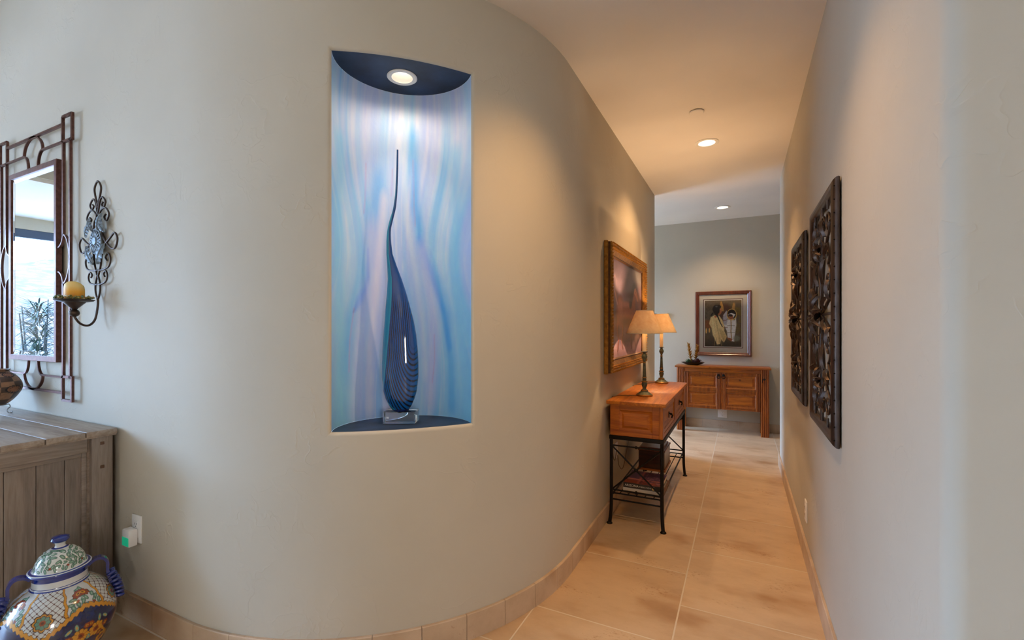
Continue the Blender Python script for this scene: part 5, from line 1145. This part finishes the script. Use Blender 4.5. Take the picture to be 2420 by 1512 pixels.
# ================================================================== SHRUB OUTSIDE (seen in the mirror)
t = thing('garden_shrub', 'spiky green shrub outside the window, seen reflected in the mirror', 'shrub', (-8.05, -0.40, -0.20))
mb = MB(); rng = random.Random(3)
for k in range(5): mb.tube([(0, 0, 0), (0.12*math.cos(k*1.3), 0.12*math.sin(k*1.3), 0.8), (0.2*math.cos(k*1.3), 0.2*math.sin(k*1.3), 1.6+0.1*k)], [0.02, 0.014, 0.006], 6)
mb.build('stems', M['bark'], t)
mb = MB()
for k in range(760):
    q_ = rng.uniform(0, 2*PI); z_ = rng.uniform(0.7, 1.85); el = rng.uniform(-0.3, 0.9); r_ = rng.uniform(0.0, 0.20)*(1.15-0.35*z_)
    leaf(mb, (r_*math.cos(q_), r_*math.sin(q_), z_), (math.cos(q_)*math.cos(el), math.sin(q_)*math.cos(el), math.sin(el)), rng.uniform(0.16, 0.32), 0.008, 0.003, -0.35)
tag(mb.build('foliage', M['shrub'], t, 60), kind='stuff')

# ================================================================== LIGHT, CAMERA
w = bpy.data.worlds.new('sky'); sc.world = w; w.use_nodes = True; nt = w.node_tree; bg = nt.nodes['Background']
tc = nd(nt, 'ShaderNodeTexCoord'); sp = nd(nt, 'ShaderNodeSeparateXYZ'); nt.links.new(tc.outputs['Generated'], sp.inputs[0])
skyc = ramp(nt, sp.outputs['Z'], [(0.0, (0.40, 0.64, 1.0, 1)), (0.3, (0.36, 0.60, 1.0, 1)), (1.0, (0.30, 0.54, 1.0, 1))])
ym = nd(nt, 'ShaderNodeMapRange'); ym.inputs['From Min'].default_value = 0.0; ym.inputs['From Max'].default_value = 0.5
nt.links.new(sp.outputs['X'], ym.inputs['Value'])
nt.links.new(mixc(nt, ym.outputs[0], skyc, (1.0, 0.95, 0.90, 1)), bg.inputs['Color'])     # warm sunlit haze on the side of the sun
bg.inputs['Strength'].default_value = 30.0
def portal(loc, rot, sx, sy):
    L = bpy.data.lights.new('window_portal', 'AREA'); L.shape = 'RECTANGLE'; L.size = sx; L.size_y = sy; L.cycles.is_portal = True
    o = bpy.data.objects.new('window_portal', L); col.objects.link(o); o.location = loc; o.rotation_euler = rot
portal((-7.09, -0.25, 1.24), (0, R(-90), 0), 2.32, 2.4)
portal((-7.09, -3.05, 1.64), (0, R(-90), 0), 3.12, 2.8)
portal((3.66, -3.075, 1.5), (0, R(90), 0), 1.1, 1.05)
portal((-3.39, (YE+YB)/2, 1.3), (0, R(-90), 0), 2.4, YB-YE)
L = bpy.data.lights.new('sun', 'SUN'); L.energy = 12; L.color = (1.0, 0.95, 0.88); L.angle = R(0.6)
o = bpy.data.objects.new('sun', L); col.objects.link(o); o.rotation_euler = Vector((-0.55, 0.25, -0.8)).to_track_quat('-Z', 'Y').to_euler()

cam = bpy.data.cameras.new('camera'); co = bpy.data.objects.new('camera', cam); col.objects.link(co); sc.camera = co
cam.sensor_width = 36; cam.sensor_fit = 'HORIZONTAL'; cam.lens = 36*1085/2420; cam.shift_y = 19/2420; cam.clip_start = 0.02; cam.clip_end = 500
co.location = (0, 0, 1.32); co.rotation_euler = (R(90), 0, CAMYAW)
vs_ = sc.view_settings; vs_.view_transform = 'Standard'; vs_.look = 'None'; vs_.gamma = 1.0; vs_.use_curve_mapping = False; vs_.exposure = 0.0
sc.cycles.use_denoising = True; sc.cycles.max_bounces = 9; sc.cycles.diffuse_bounces = 5; sc.cycles.use_adaptive_sampling = True; sc.cycles.adaptive_threshold = 0.02; sc.cycles.sample_clamp_indirect = 6.0
sc.cycles.caustics_reflective = False; sc.cycles.caustics_refractive = False; sc.cycles.transparent_max_bounces = 12
